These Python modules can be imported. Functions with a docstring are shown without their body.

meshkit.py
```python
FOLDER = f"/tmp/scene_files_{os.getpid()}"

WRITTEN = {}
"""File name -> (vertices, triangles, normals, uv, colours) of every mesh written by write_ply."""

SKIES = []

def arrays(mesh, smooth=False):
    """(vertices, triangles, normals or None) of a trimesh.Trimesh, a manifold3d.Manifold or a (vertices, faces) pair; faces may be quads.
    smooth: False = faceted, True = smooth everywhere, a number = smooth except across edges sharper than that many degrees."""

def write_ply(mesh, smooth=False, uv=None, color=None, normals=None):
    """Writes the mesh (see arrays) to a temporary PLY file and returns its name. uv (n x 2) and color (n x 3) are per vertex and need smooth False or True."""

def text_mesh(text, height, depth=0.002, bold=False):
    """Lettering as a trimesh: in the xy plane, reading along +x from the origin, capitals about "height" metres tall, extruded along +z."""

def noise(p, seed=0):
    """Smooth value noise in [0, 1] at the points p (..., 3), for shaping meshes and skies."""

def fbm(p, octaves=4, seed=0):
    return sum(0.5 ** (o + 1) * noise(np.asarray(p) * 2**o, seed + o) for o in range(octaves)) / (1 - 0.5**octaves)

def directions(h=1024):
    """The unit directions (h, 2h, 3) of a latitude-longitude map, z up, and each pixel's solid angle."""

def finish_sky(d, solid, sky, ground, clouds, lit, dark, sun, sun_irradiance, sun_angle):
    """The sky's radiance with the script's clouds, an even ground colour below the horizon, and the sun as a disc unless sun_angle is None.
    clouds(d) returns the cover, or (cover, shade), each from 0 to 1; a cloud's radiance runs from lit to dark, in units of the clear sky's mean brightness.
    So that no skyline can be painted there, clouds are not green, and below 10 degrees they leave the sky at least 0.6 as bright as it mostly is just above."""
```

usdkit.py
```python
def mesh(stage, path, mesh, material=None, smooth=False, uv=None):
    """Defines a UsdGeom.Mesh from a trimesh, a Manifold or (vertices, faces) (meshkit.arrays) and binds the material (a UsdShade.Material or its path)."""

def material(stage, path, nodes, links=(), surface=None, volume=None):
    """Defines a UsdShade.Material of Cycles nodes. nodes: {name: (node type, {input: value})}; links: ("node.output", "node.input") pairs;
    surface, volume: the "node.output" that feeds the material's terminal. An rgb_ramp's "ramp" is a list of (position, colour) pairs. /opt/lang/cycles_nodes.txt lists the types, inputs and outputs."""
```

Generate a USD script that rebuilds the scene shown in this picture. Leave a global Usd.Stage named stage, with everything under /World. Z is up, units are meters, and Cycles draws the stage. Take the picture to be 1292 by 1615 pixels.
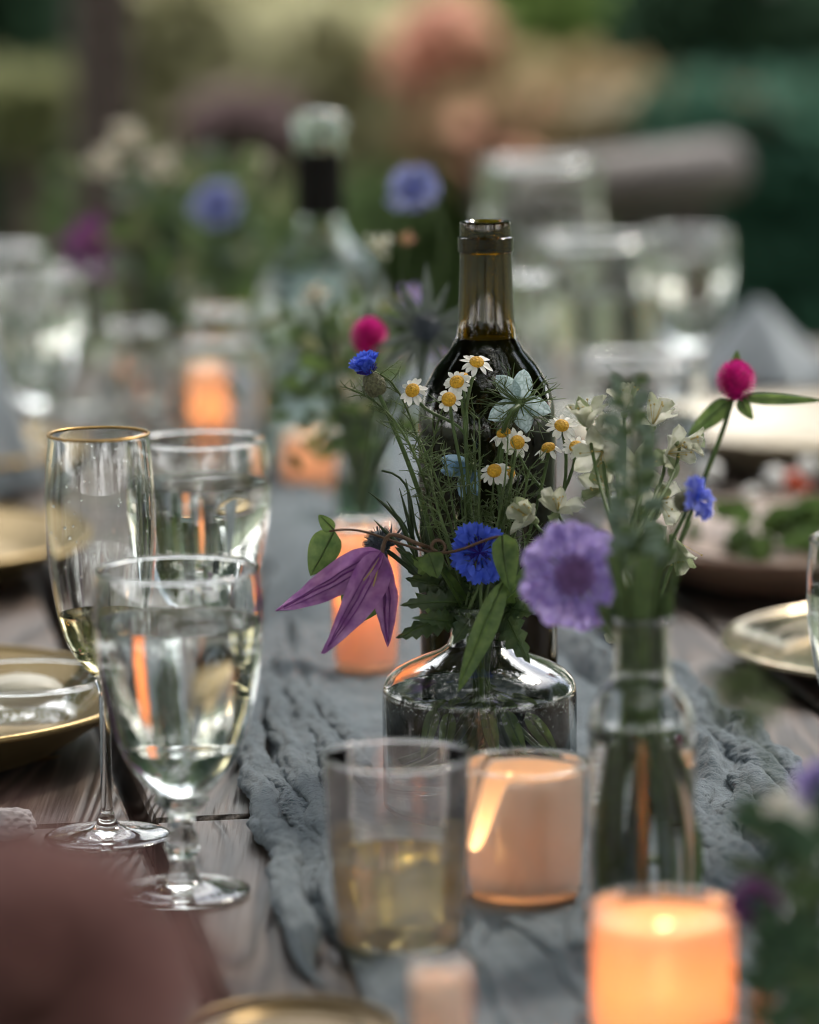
import math, random
import numpy as np
import trimesh
import usdkit, meshkit
from pxr import Usd, UsdGeom, UsdLux, UsdShade, Gf, Sdf

stage = Usd.Stage.CreateInMemory()
UsdGeom.SetStageUpAxis(stage, 'Z'); UsdGeom.SetStageMetersPerUnit(stage, 1.0)
UsdGeom.Xform.Define(stage, '/World'); UsdGeom.Scope.Define(stage, '/World/Looks')

# ------------------------------------------------------------------ camera, sky, sun, exposure
FPX = 6460.0                                     # focal length in photo pixels (photo 1292 x 1615)
PITCH, ROLL = math.radians(9.03), math.radians(0.65)
CAM = np.array([0, 0, 1.239]); TZ = 0.75         # lens, table top
F = np.array([0, math.cos(PITCH), -math.sin(PITCH)]); X0 = np.array([1.0, 0, 0]); U0 = np.array([0, math.sin(PITCH), math.cos(PITCH)])
XI = X0 * math.cos(ROLL) - U0 * math.sin(ROLL); UI = X0 * math.sin(ROLL) + U0 * math.cos(ROLL)
cam = UsdGeom.Camera.Define(stage, '/World/camera')
cam.CreateHorizontalApertureAttr(24.0); cam.CreateVerticalApertureAttr(30.0)
cam.CreateFocalLengthAttr(120.0); cam.CreateFStopAttr(3.3); cam.CreateFocusDistanceAttr(2.125)
cam.CreateClippingRangeAttr((0.05, 1000)); cam.CreateExposureAttr(1.0)
M = np.eye(4); M[0, :3], M[1, :3], M[2, :3], M[3, :3] = XI, UI, -F, CAM
cam.AddTransformOp().Set(Gf.Matrix4d(*M.ravel()))

SUN_EL, SUN_ROT = math.radians(50), math.radians(38)   # towards the sun: right of the table and a little beyond it
dome = UsdLux.DomeLight.Define(stage, '/World/sky'); dome.GetPrim().SetCustomDataByKey('kind', 'structure')
sky = usdkit.material(stage, '/World/Looks/sky', {
    'tc': ('texture_coordinate', {}), 'mp': ('mapping', {'scale': (1.5, 1.5, 4.0)}),
    's': ('sky_texture', {'sky_type': 'single_scattering', 'sun_disc': False, 'sun_elevation': SUN_EL, 'sun_rotation': SUN_ROT}),
    'n': ('noise_texture', {'scale': 1.4, 'detail': 6}), 'r': ('rgb_ramp', {'ramp': [(0.40, (0.10,) * 3), (0.62, (1.0,) * 3)]}),
    'm': ('mix', {'color2': (27.0, 26.8, 26.6)}), 'b': ('background_shader', {'strength': 0.13})},
    [('tc.generated', 'mp.vector'), ('mp.vector', 'n.vector'), ('n.fac', 'r.fac'), ('r.color', 'm.fac'), ('s.color', 'm.color1'), ('m.color', 'b.color')], surface='b.background')
UsdShade.MaterialBindingAPI.Apply(dome.GetPrim()).Bind(sky)
sun = UsdLux.DistantLight.Define(stage, '/World/sun')
sun.CreateIntensityAttr(0.40); sun.CreateAngleAttr(11.0); sun.CreateNormalizeAttr(True); sun.CreateColorAttr((1.0, 0.90, 0.75))
sun.AddRotateZOp().Set(-math.degrees(SUN_ROT)); sun.AddRotateXOp().Set(-(90 - math.degrees(SUN_EL)))

# ------------------------------------------------------------------ picture geometry
def ray(px, py): return F + XI * (px - 646) / FPX + UI * (807.5 - py) / FPX
def P(px, py, depth): return CAM + ray(px, py) * depth
def T(px, py, z=TZ):
    r = ray(px, py); k = (z - CAM[2]) / r[2]
    return CAM + r * k, k
def facing(dx, dy, dz): v = XI * dx + UI * dy - F * dz; return v / np.linalg.norm(v)
def pxm(depth): return depth / FPX               # metres per photo pixel at a depth

# ------------------------------------------------------------------ stage helpers
_used = {}
def numbered(parent, name):
    k = (parent, name); n = _used.get(k, 0); _used[k] = n + 1
    return name if n == 0 else f'{name}_{n:03d}'
def data(prim, **kw):
    for k, v in kw.items():
        if v: prim.SetCustomDataByKey(k, v)
class Thing:
    def __init__(s, name, label, cat, loc=(0, 0, 0), group=None, kind=None):
        s.loc = np.array(loc, float); s.path = '/World/' + numbered('/World', name)
        x = UsdGeom.Xform.Define(stage, s.path); x.AddTranslateOp().Set(Gf.Vec3d(*map(float, s.loc)))
        data(x.GetPrim(), label=label, category=cat, group=group, kind=kind); s.prim = x.GetPrim()
    def part(s, name, mesh, mat, smooth=35, parent=None, label=None, kind=None):
        v, f = geo(mesh); base = parent or s.path
        path = base + '/' + numbered(base, name)
        m = usdkit.mesh(stage, path, trimesh.Trimesh(v - s.loc, f, process=False), mat, smooth=smooth)
        data(m.GetPrim(), label=label, kind=kind)
        return path
def single(name, mesh, mat, label=None, cat=None, group=None, kind=None, smooth=35):
    v, f = geo(mesh); path = '/World/' + numbered('/World', name)
    m = usdkit.mesh(stage, path, trimesh.Trimesh(v, f, process=False), mat, smooth=smooth)
    data(m.GetPrim(), label=label, category=cat, group=group, kind=kind); return path
def copy(thing, name, loc, label, cat, group=None, rotz=0, scale=1.0):
    path = '/World/' + numbered('/World', name)
    x = UsdGeom.Xform.Define(stage, path); x.AddTranslateOp().Set(Gf.Vec3d(*map(float, loc))); 
    x.GetPrim().GetReferences().AddInternalReference(thing.path)
    x.ClearXformOpOrder(); x.AddTranslateOp().Set(Gf.Vec3d(*map(float, loc)))
    if rotz: x.AddRotateZOp().Set(rotz)
    if scale != 1.0: x.AddScaleOp().Set(Gf.Vec3f(scale, scale, scale))
    x.GetPrim().SetInstanceable(True); data(x.GetPrim(), label=label, category=cat, group=group); return path

# ------------------------------------------------------------------ mesh helpers
def geo(m):
    if isinstance(m, MB): return m.arrays()
    if isinstance(m, tuple): return m
    return np.asarray(m.vertices, float), np.asarray(m.faces, int)
class MB:
    def __init__(s): s.v, s.f, s.n = [], [], 0
    def add(s, m):
        v, f = geo(m); s.v.append(v); s.f.append(f + s.n); s.n += len(v); return s
    def arrays(s): return np.vstack(s.v), np.vstack(s.f)
def grid_faces(a, b, wrap=False):
    i, j = np.meshgrid(np.arange(a - 1), np.arange(b if wrap else b - 1), indexing='ij')
    j2 = (j + 1) % b
    q = np.stack([i * b + j, i * b + j2, (i + 1) * b + j2, (i + 1) * b + j], -1).reshape(-1, 4)
    return np.vstack([q[:, [0, 1, 2]], q[:, [0, 2, 3]]])
def spline(pts, n=20):
    p = np.asarray(pts, float)
    if len(p) == 2: return p[0] + (p[1] - p[0]) * np.linspace(0, 1, n)[:, None]
    from scipy.interpolate import PchipInterpolator, CubicSpline
    d = np.r_[0, np.cumsum(np.linalg.norm(np.diff(p, axis=0), axis=1))]
    return CubicSpline(d, p)(np.linspace(0, d[-1], n))
def tube(pts, r0, r1=None, sides=6, cap=True):
    p = np.asarray(pts, float); n = len(p); r1 = r0 if r1 is None else r1
    rad = np.linspace(r0, r1, n) if np.ndim(r0) == 0 else np.asarray(r0)
    t = np.gradient(p, axis=0); t /= np.linalg.norm(t, axis=1, keepdims=True) + 1e-12
    a = np.zeros_like(p); ref = np.array([0, 0, 1.0]) if abs(t[0, 2]) < .9 else np.array([1.0, 0, 0])
    a0 = np.cross(t[0], ref); a0 /= np.linalg.norm(a0)
    for i in range(n):
        a0 = a0 - t[i] * np.dot(a0, t[i]); a0 /= np.linalg.norm(a0) + 1e-12; a[i] = a0
    b = np.cross(t, a); g = np.arange(sides) * 2 * np.pi / sides
    v = p[:, None] + rad[:, None, None] * (np.cos(g)[None, :, None] * a[:, None] + np.sin(g)[None, :, None] * b[:, None])
    v = v.reshape(-1, 3); f = grid_faces(n, sides, True)
    if cap:
        c0, c1 = len(v), len(v) + 1; v = np.vstack([v, p[:1], p[-1:]]); k = np.arange(sides); k2 = (k + 1) % sides
        f = np.vstack([f, np.stack([np.full(sides, c0), k2, k], 1), np.stack([np.full(sides, c1), (n - 1) * sides + k, (n - 1) * sides + k2], 1)])
    return v, f
def lathe(prof, base=(0, 0, 0), n=64, tilt=None):
    """prof: (radius, height) from bottom axis round to top; r == 0 ends close it."""
    pr = np.asarray(prof, float); g = np.arange(n) * 2 * np.pi / n
    v = np.stack([pr[:, None, 0] * np.cos(g), pr[:, None, 0] * np.sin(g), np.broadcast_to(pr[:, None, 1], (len(pr), n))], -1).reshape(-1, 3)
    m = trimesh.Trimesh(v, grid_faces(len(pr), n, True), process=False)
    m.merge_vertices(digits_vertex=7); m.update_faces(m.nondegenerate_faces())
    return np.asarray(m.vertices) + np.asarray(base), np.asarray(m.faces)
def smoothp(prof, n=40):
    """a smooth profile through the given (r, h) points"""
    from scipy.interpolate import PchipInterpolator
    p = np.asarray(prof, float); d = np.r_[0, np.cumsum(np.linalg.norm(np.diff(p, axis=0), axis=1))]
    q = PchipInterpolator(d, p)(np.linspace(0, d[-1], n)); q[:, 0] = np.maximum(q[:, 0], 0); return q
def box(cx, cy, cz, sx, sy, sz, rz=0, ch=0.0):
    if ch:
        import manifold3d as m3
        pts = [(a * (sx / 2 - (ch if k != 0 else 0)), b * (sy / 2 - (ch if k != 1 else 0)), c * (sz / 2 - (ch if k != 2 else 0))) for a in (-1, 1) for b in (-1, 1) for c in (-1, 1) for k in range(3)]
        h = trimesh.convex.convex_hull(np.array(pts)); v, f = np.array(h.vertices), np.array(h.faces)
    else:
        h = trimesh.creation.box((sx, sy, sz)); v, f = np.array(h.vertices), np.array(h.faces)
    c, s = math.cos(rz), math.sin(rz)
    v = np.stack([v[:, 0] * c - v[:, 1] * s + cx, v[:, 0] * s + v[:, 1] * c + cy, v[:, 2] + cz], 1)
    return v, f
def frame(n, roll=0.0, up=(0, 0, 1)):
    n = np.asarray(n, float); n = n / np.linalg.norm(n); u = np.asarray(up, float)
    if abs(np.dot(n, u)) > .97: u = np.array([0, 1.0, 0])
    x = np.cross(u, n); x /= np.linalg.norm(x); y = np.cross(n, x)
    c, s = math.cos(roll), math.sin(roll)
    return np.stack([x * c + y * s, -x * s + y * c, n], 1)
def put(m, R, o, k=1.0):
    v, f = geo(m); return v * k @ R.T + o, f
def rx(v, a): c, s = math.cos(a), math.sin(a); return v @ np.array([[1, 0, 0], [0, c, -s], [0, s, c]]).T
def rzm(v, a): c, s = math.cos(a), math.sin(a); return v @ np.array([[c, -s, 0], [s, c, 0], [0, 0, 1]]).T
def ry(v, a): c, s = math.cos(a), math.sin(a); return v @ np.array([[c, 0, s], [0, 1, 0], [-s, 0, c]]).T
def petal(L, W, a=0.8, b=0.7, bend=0.0, cup=0.0, ruf=0.0, nl=8, nw=5, tip=None, seed=0, twist=0.0, notch=0):
    """a blade along +y, face +z. a moves the widest point (<1 towards base), b fullness."""
    t = np.linspace(0, 1, nl)[:, None]; s = np.linspace(-1, 1, nw)[None, :]
    pr = np.clip(np.sin(np.pi * np.clip(t, 0.002, 0.998) ** a), 0, 1) ** b
    if tip == 'wide': pr = np.clip(t * 1.15, .12, 1) ** b * np.where(t > .86, np.sqrt(np.clip(1 - ((t - .86) / .15) ** 2, 0.02, 1)), 1)
    x = s * W / 2 * pr
    if abs(bend) > 1e-4: y = L * np.sin(bend * t) / bend + 0 * s; z = L * (1 - np.cos(bend * t)) / bend + 0 * s
    else: y = L * t + 0 * s; z = 0 * t + 0 * s
    z = z + cup * W * (s ** 2) * pr
    if notch: y = y - notch * L * (t ** 4) * (1 - abs(s)) * 0 + notch * L * (t ** 3) * np.cos(s * np.pi * 2.5) * .5
    if ruf:
        rg = np.random.default_rng(seed); z = z + ruf * W * np.sin(s * 5 + rg.uniform(0, 6)) * t ** 1.5 * np.sin(t * 6 + rg.uniform(0, 6))
    v = np.stack([x + 0 * y, y, z], -1)
    if twist:
        a_ = twist * t[..., 0]; c, sn = np.cos(a_), np.sin(a_)
        v = np.stack([v[..., 0] * c[:, None] - v[..., 2] * sn[:, None], v[..., 1], v[..., 0] * sn[:, None] + v[..., 2] * c[:, None]], -1)
    return v.reshape(-1, 3), grid_faces(nl, nw)
def ring(pm, elev, az, off=0.0):
    """tilt a petal up by elev, move it off the axis and turn it to azimuth az about z"""
    v, f = geo(pm); v = rx(v, elev); v = v + np.array([0, off, 0]); return rzm(v, az), f
def ball(c, r, sub=1, sq=(1, 1, 1)):
    m = trimesh.creation.icosphere(subdivisions=sub); return np.array(m.vertices) * r * np.array(sq) + np.asarray(c), np.array(m.faces)
def torus(c, R, r, n=96, k=10):
    g = np.arange(n) * 2 * np.pi / n; h = np.arange(k) * 2 * np.pi / k
    v = np.stack([(R + r * np.cos(h)) * np.cos(g)[:, None], (R + r * np.cos(h)) * np.sin(g)[:, None], np.broadcast_to(r * np.sin(h), (n, k))], -1).reshape(-1, 3)
    f = grid_faces(n, k, True); last = np.arange(k); base = (n - 1) * k; l2 = (last + 1) % k
    q = np.stack([base + last, base + l2, l2, last], 1); f = np.vstack([f, q[:, [0, 1, 2]], q[:, [0, 2, 3]]])
    return v + np.asarray(c), f[:, [0, 2, 1]]

# ------------------------------------------------------------------ materials
def mat(name, nodes, links, surface, volume=None): return usdkit.material(stage, '/World/Looks/' + name, nodes, links, surface=surface, volume=volume)
def plain(name, col, rough=.5, metal=0.0, var=0.0, scale=60, bump=0.0, **kw):
    nodes = {'p': ('principled_bsdf', {'base_color': col, 'roughness': rough, 'metallic': metal, **kw})}; links = []
    if var or bump:
        nodes['tc'] = ('texture_coordinate', {}); nodes['n'] = ('noise_texture', {'scale': scale, 'detail': 4}); links.append(('tc.object', 'n.vector'))
    if var:
        nodes['r'] = ('rgb_ramp', {'ramp': [(.25, tuple(c * (1 - var) for c in col)), (.75, tuple(min(1, c * (1 + var)) for c in col))]}); links += [('n.fac', 'r.fac'), ('r.color', 'p.base_color')]
    if bump:
        nodes['b'] = ('bump', {'strength': bump, 'distance': .002}); links += [('n.fac', 'b.height'), ('b.normal', 'p.normal')]
    return mat(name, nodes, links, 'p.BSDF')
def leafy(name, col, tr=0.35, var=.35, scale=120, rough=.45, col2=None, spec=.35):
    c2 = col2 or tuple(min(1, c * (1 + var)) for c in col); c1 = tuple(c * (1 - var) for c in col) if col2 is None else col
    nodes = {'tc': ('texture_coordinate', {}), 'n': ('noise_texture', {'scale': scale, 'detail': 3}), 'r': ('rgb_ramp', {'ramp': [(.3, c1), (.7, c2)]}),
             'p': ('principled_bsdf', {'roughness': rough, 'specular_ior_level': spec}), 't': ('translucent_bsdf', {}), 'm': ('mix_closure', {'fac': tr}), 'g': ('gamma', {'gamma': .8}), 'n2': ('noise_texture', {'scale': scale * 4, 'detail': 3}), 'b': ('bump', {'strength': .35, 'distance': .0012})}
    links = [('tc.object', 'n2.vector'), ('n2.fac', 'b.height'), ('b.normal', 'p.normal'), ('tc.object', 'n.vector'), ('n.fac', 'r.fac'), ('r.color', 'p.base_color'), ('r.color', 'g.color'), ('g.color', 't.color'), ('p.BSDF', 'm.closure1'), ('t.BSDF', 'm.closure2')]
    return mat(name, nodes, links, 'm.closure')
def thin_glass(name, tint=(.985, .99, .985), k=1.6, rough=.0):
    return mat(name, {'f': ('fresnel', {'IOR': 1.5}), 'x': ('math', {'math_type': 'multiply', 'use_clamp': True, 'value2': k}), 'mn': ('math', {'math_type': 'minimum', 'value2': .8}), 't': ('transparent_bsdf', {'color': tint}), 'g': ('glossy_bsdf', {'color': (1, 1, 1), 'roughness': rough}), 'm': ('mix_closure', {})},
               [('f.fac', 'x.value1'), ('x.value', 'mn.value1'), ('mn.value', 'm.fac'), ('t.BSDF', 'm.closure1'), ('g.BSDF', 'm.closure2')], 'm.closure')
def refr(name, col, ior, rough=0.0):
    return mat(name, {'g': ('glass_bsdf', {'color': col, 'IOR': ior, 'roughness': rough, 'distribution': 'ggx'})}, [], 'g.BSDF')
GLASS_THIN = thin_glass('clear_thin_glass'); GLASS = refr('clear_glass', (.985, .99, .985), 1.5); WATER = refr('water', (.99, .995, .99), 1.33)
GLASS_GREEN_THIN = thin_glass('green_thin_glass', (.55, .68, .58)); GREENISH = refr('pale_green_glass', (.93, .97, .94), 1.5)
BOTTLE = mat('amber_green_bottle_glass', {'f': ('fresnel', {'IOR': 1.5}), 'r': ('refraction_bsdf', {'color': (.86, .78, .22), 'IOR': 1.5, 'roughness': 0.0, 'distribution': 'ggx'}), 'g': ('glossy_bsdf', {'color': (1, 1, 1), 'roughness': .0}), 'm': ('mix_closure', {}), 'va': ('absorption_volume', {'color': (.60, .53, .02), 'density': 660.0})}, [('f.fac', 'm.fac'), ('r.BSDF', 'm.closure1'), ('g.BSDF', 'm.closure2')], 'm.closure', 'va.volume'); WINE = plain('dark_wine', (.006, .003, .002), .35, specular_ior_level=.08)
CHAMPAGNE = refr('champagne', (.99, .93, .74), 1.33); CIDER = mat('cloudy_cider', {'g': ('glass_bsdf', {'color': (.97, .89, .64), 'IOR': 1.33, 'roughness': .0, 'distribution': 'ggx'}), 't': ('translucent_bsdf', {'color': (.72, .58, .32)}), 'd': ('diffuse_bsdf', {'color': (.50, .41, .24)}), 'a': ('mix_closure', {'fac': .45}), 'm': ('mix_closure', {'fac': .08})}, [('t.BSDF', 'a.closure1'), ('d.BSDF', 'a.closure2'), ('g.BSDF', 'm.closure1'), ('a.closure', 'm.closure2')], 'm.closure')
MISTED = mat('misted_glass', {'f': ('fresnel', {'IOR': 1.5}), 'x': ('math', {'math_type': 'multiply', 'use_clamp': True, 'value2': 1.8}), 't': ('transparent_bsdf', {'color': (.96, .95, .95)}), 'g': ('glossy_bsdf', {'color': (1, 1, 1), 'roughness': .04}), 'd': ('diffuse_bsdf', {'color': (.72, .66, .66)}), 'tc': ('texture_coordinate', {}), 'n': ('noise_texture', {'scale': 45, 'detail': 5}), 'r': ('map_range', {'from_min': .3, 'from_max': .7, 'to_min': .03, 'to_max': .13}), 'a': ('mix_closure', {}), 'm': ('mix_closure', {})},
    [('tc.object', 'n.vector'), ('n.fac', 'r.value'), ('r.result', 'a.fac'), ('t.BSDF', 'a.closure1'), ('d.BSDF', 'a.closure2'), ('f.fac', 'x.value1'), ('x.value', 'm.fac'), ('a.closure', 'm.closure1'), ('g.BSDF', 'm.closure2')], 'm.closure')
GOLD_RIM = plain('gold_rim', (.45, .28, .10), .3, 1.0); GOLD = plain('brushed_gold_charger', (.27, .195, .09), .42, 1.0, bump=.15, scale=200)
SILVERY = plain('pale_gold_charger', (.62, .52, .36), .16, 1.0, bump=.1, scale=180); CREAM = plain('cream_glazed_plate', (.42, .35, .24), .35)
BROWNPLATE = plain('brown_wooden_charger', (.17, .10, .065), .5, var=.3); WHITE = plain('white_porcelain', (.75, .74, .72), .25)
BLACK = plain('black_sleeve', (.010, .009, .008), .9, specular_ior_level=.15)
STEM = leafy('flower_stem', (.075, .12, .035), .15, .35, 90); STEM_DARK = leafy('dark_stem', (.045, .07, .028), .15, .3); STEM_BROWN = leafy('vine_stem', (.13, .075, .045), .1, .3)
LEAF = leafy('green_leaf', (.045, .095, .018), .42, .4, 170, rough=.33, col2=(.13, .20, .045), spec=.55); LEAF_DARK = leafy('dark_leaf', (.020, .045, .014), .28, .4, 170, rough=.33, col2=(.058, .088, .028), spec=.55); LEAF_TEAL = leafy('eucalyptus_leaf', (.105, .15, .11), .25, .3, 60)
FERN = leafy('ferny_thread', (.12, .17, .06), .3, .35, 80); DAISY = leafy('white_petal', (.80, .79, .74), .3, .06); DISC = plain('yellow_disc', (.62, .33, .015), .7, var=.3, scale=900, bump=.8)
CORN_FAR = leafy('lavender_blue', (.33, .36, .64), .35, .25)
CALYX = plain('scaly_calyx', (.085, .085, .04), .7, var=.6, scale=700, bump=.6)
CORN = leafy('cornflower_blue', (.035, .085, .60), .3, .5, 200, col2=(.11, .19, .85)); CORN_DARK = leafy('cornflower_violet', (.04, .02, .28), .2, .3); CORN_PALE = leafy('pale_cornflower', (.20, .24, .75), .35, .3)
NIG = mat('nigella_petal', {'tc': ('texture_coordinate', {}), 'v': ('voronoi_texture', {'scale': 330, 'randomness': 1.0, 'feature': 'distance_to_edge'}), 'r': ('rgb_ramp', {'ramp': [(0, (.34, .46, .45)), (.16, (.56, .67, .69)), (.6, (.68, .77, .80))]}),
        'p': ('principled_bsdf', {'roughness': .5}), 't': ('translucent_bsdf', {}), 'm': ('mix_closure', {'fac': .4})},
        [('tc.object', 'v.vector'), ('v.distance', 'r.fac'), ('r.color', 'p.base_color'), ('r.color', 't.color'), ('p.BSDF', 'm.closure1'), ('t.BSDF', 'm.closure2')], 'm.closure')
NIG_BLUE = leafy('nigella_blue', (.22, .36, .52), .35, .3, 200)
CLEM = leafy('clematis_purple', (.24, .075, .28), .5, .3, 110, col2=(.50, .25, .50), rough=.55); CLEM_RIB = leafy('clematis_rib', (.225, .06, .26), .45, .3, 160); STAMEN = leafy('yellow_stamen', (.55, .42, .14), .3, .2)
SCAB = leafy('scabiosa_lavender', (.28, .19, .55), .4, .25, 220, col2=(.54, .44, .78)); SCAB_IN = leafy('scabiosa_centre', (.33, .18, .45), .3, .3, 300)
GOMPH = leafy('magenta_bract', (.60, .015, .24), .3, .3, 300); THISTLE = plain('thistle_head', (.035, .045, .06), .6, var=.5, scale=400); THISTLE_B = leafy('thistle_bract', (.10, .12, .14), .2, .3)
ALST = leafy('cream_white_petal', (.40, .42, .27), .4, .12, 110, col2=(.66, .65, .57)); ALST_G = leafy('greenish_bud', (.26, .31, .16), .35, .2)
BEIGE = leafy('beige_blossom', (.55, .50, .40), .4, .2); DAHLIA = leafy('burgundy_petal', (.25, .125, .112), .25, .25, 25, rough=.6); PLUM = leafy('plum_petal', (.16, .03, .15), .3, .3)
WAXM = mat('warm_wax', {'d': ('diffuse_bsdf', {'color': (.80, .68, .58)}), 't': ('translucent_bsdf', {'color': (.90, .57, .36)}), 'm': ('mix_closure', {'fac': .50}), 'x': ('transparent_bsdf', {'color': (1, .9, .8)}), 'm2': ('mix_closure', {'fac': .06})}, [('d.BSDF', 'm.closure1'), ('t.BSDF', 'm.closure2'), ('m.closure', 'm2.closure1'), ('x.BSDF', 'm2.closure2')], 'm2.closure')
WAX_THICK = mat('thick_pale_wax', {'d': ('diffuse_bsdf', {'color': (.80, .68, .58)}), 't': ('translucent_bsdf', {'color': (.90, .64, .46)}), 'm': ('mix_closure', {'fac': .13}), 'x': ('transparent_bsdf', {'color': (1, .9, .8)}), 'm2': ('mix_closure', {'fac': .06})}, [('d.BSDF', 'm.closure1'), ('t.BSDF', 'm.closure2'), ('m.closure', 'm2.closure1'), ('x.BSDF', 'm2.closure2')], 'm2.closure')
WAX_MID = mat('mid_pale_wax', {'d': ('diffuse_bsdf', {'color': (.80, .68, .58)}), 't': ('translucent_bsdf', {'color': (.90, .68, .52)}), 'm': ('mix_closure', {'fac': .32}), 'x': ('transparent_bsdf', {'color': (1, .9, .8)}), 'm2': ('mix_closure', {'fac': .06})}, [('d.BSDF', 'm.closure1'), ('t.BSDF', 'm.closure2'), ('m.closure', 'm2.closure1'), ('x.BSDF', 'm2.closure2')], 'm2.closure')
FLAME = mat('candle_flame', {'e': ('emission', {'color': (1.0, .60, .27), 'strength': 30.0})}, [], 'e.emission')
WICK = plain('wick', (.02, .015, .01), .9)
NAPKIN = plain('pale_blue_linen', (.42, .46, .50), .85, bump=.3, scale=900); SALADLEAF = leafy('salad_leaf', (.045, .085, .018), .4, .4); TOMATO = plain('tomato', (.55, .07, .02), .2)
CLOTH = mat('blue_grey_gauze', {'tc': ('texture_coordinate', {}), 'n': ('noise_texture', {'scale': 38, 'detail': 6, 'roughness': .6}), 'r': ('rgb_ramp', {'ramp': [(.3, (.085, .110, .132)), (.7, (.165, .197, .225))]}),
        'mp': ('mapping', {'scale': (60, 900, 60)}), 'n2': ('noise_texture', {'scale': 1, 'detail': 3, 'distortion': .6}), 'n3': ('noise_texture', {'scale': 900, 'detail': 2}), 'ad': ('math', {'math_type': 'add'}),
        'b': ('bump', {'strength': .7, 'distance': .0012}), 'p': ('principled_bsdf', {'roughness': .95, 'sheen_weight': .25, 'specular_ior_level': .1})},
        [('tc.object', 'n.vector'), ('n.fac', 'r.fac'), ('r.color', 'p.base_color'), ('tc.object', 'mp.vector'), ('mp.vector', 'n2.vector'), ('tc.object', 'n3.vector'), ('n2.fac', 'ad.value1'), ('n3.fac', 'ad.value2'), ('ad.value', 'b.height'), ('b.normal', 'p.normal')], 'p.BSDF')
def woodmat(name, c1, c2, sc=1.0, rough=.42, off=(0, 0, 0), spec=.32):
    return mat(name, {'tc': ('texture_coordinate', {}), 'mp': ('mapping', {'scale': (9 * sc, 1.1 * sc, 9 * sc), 'location': off}), 'n': ('noise_texture', {'scale': 1.0, 'detail': 2, 'distortion': .4}),
        'mu': ('math', {'math_type': 'multiply', 'value2': 150.0}), 'si': ('math', {'math_type': 'sine'}), 'mr': ('map_range', {'from_min': -1, 'from_max': 1}),
        'mp2': ('mapping', {'scale': (420 * sc, 9 * sc, 420 * sc)}), 'n2': ('noise_texture', {'scale': 1.0, 'detail': 5}), 'mx': ('mix_float', {'fac': .5}), 'r': ('rgb_ramp', {'ramp': [(.30, c1), (.66, c2)]}),
        'b': ('bump', {'strength': .9, 'distance': .002}), 'p': ('principled_bsdf', {'roughness': rough, 'specular_ior_level': spec})},
        [('tc.object', 'mp.vector'), ('mp.vector', 'n.vector'), ('n.fac', 'mu.value1'), ('mu.value', 'si.value1'), ('si.value', 'mr.value'), ('tc.object', 'mp2.vector'), ('mp2.vector', 'n2.vector'),
         ('mr.result', 'mx.a'), ('n2.fac', 'mx.b'), ('mx.result', 'r.fac'), ('r.color', 'p.base_color'), ('mx.result', 'b.height'), ('b.normal', 'p.normal')], 'p.BSDF')
PLANKS = [woodmat('dark_plank', (.030, .020, .015), (.088, .062, .049), off=(1.3, 0, 0)), woodmat('dark_plank_b', (.028, .019, .015), (.078, .057, .046), off=(4.1, 2, 1), sc=1.2), woodmat('dark_plank_c', (.034, .024, .019), (.10, .073, .060), off=(7.7, 5, 2), sc=.85)]
CHAIRWOOD = woodmat('chair_wood', (.034, .024, .021), (.070, .053, .047), rough=.5); POSTWOOD = woodmat('post_wood', (.060, .042, .040), (.125, .092, .083), rough=.85)
BARK = plain('bark', (.09, .065, .05), .9, var=.5, scale=12, bump=.8)

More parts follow.
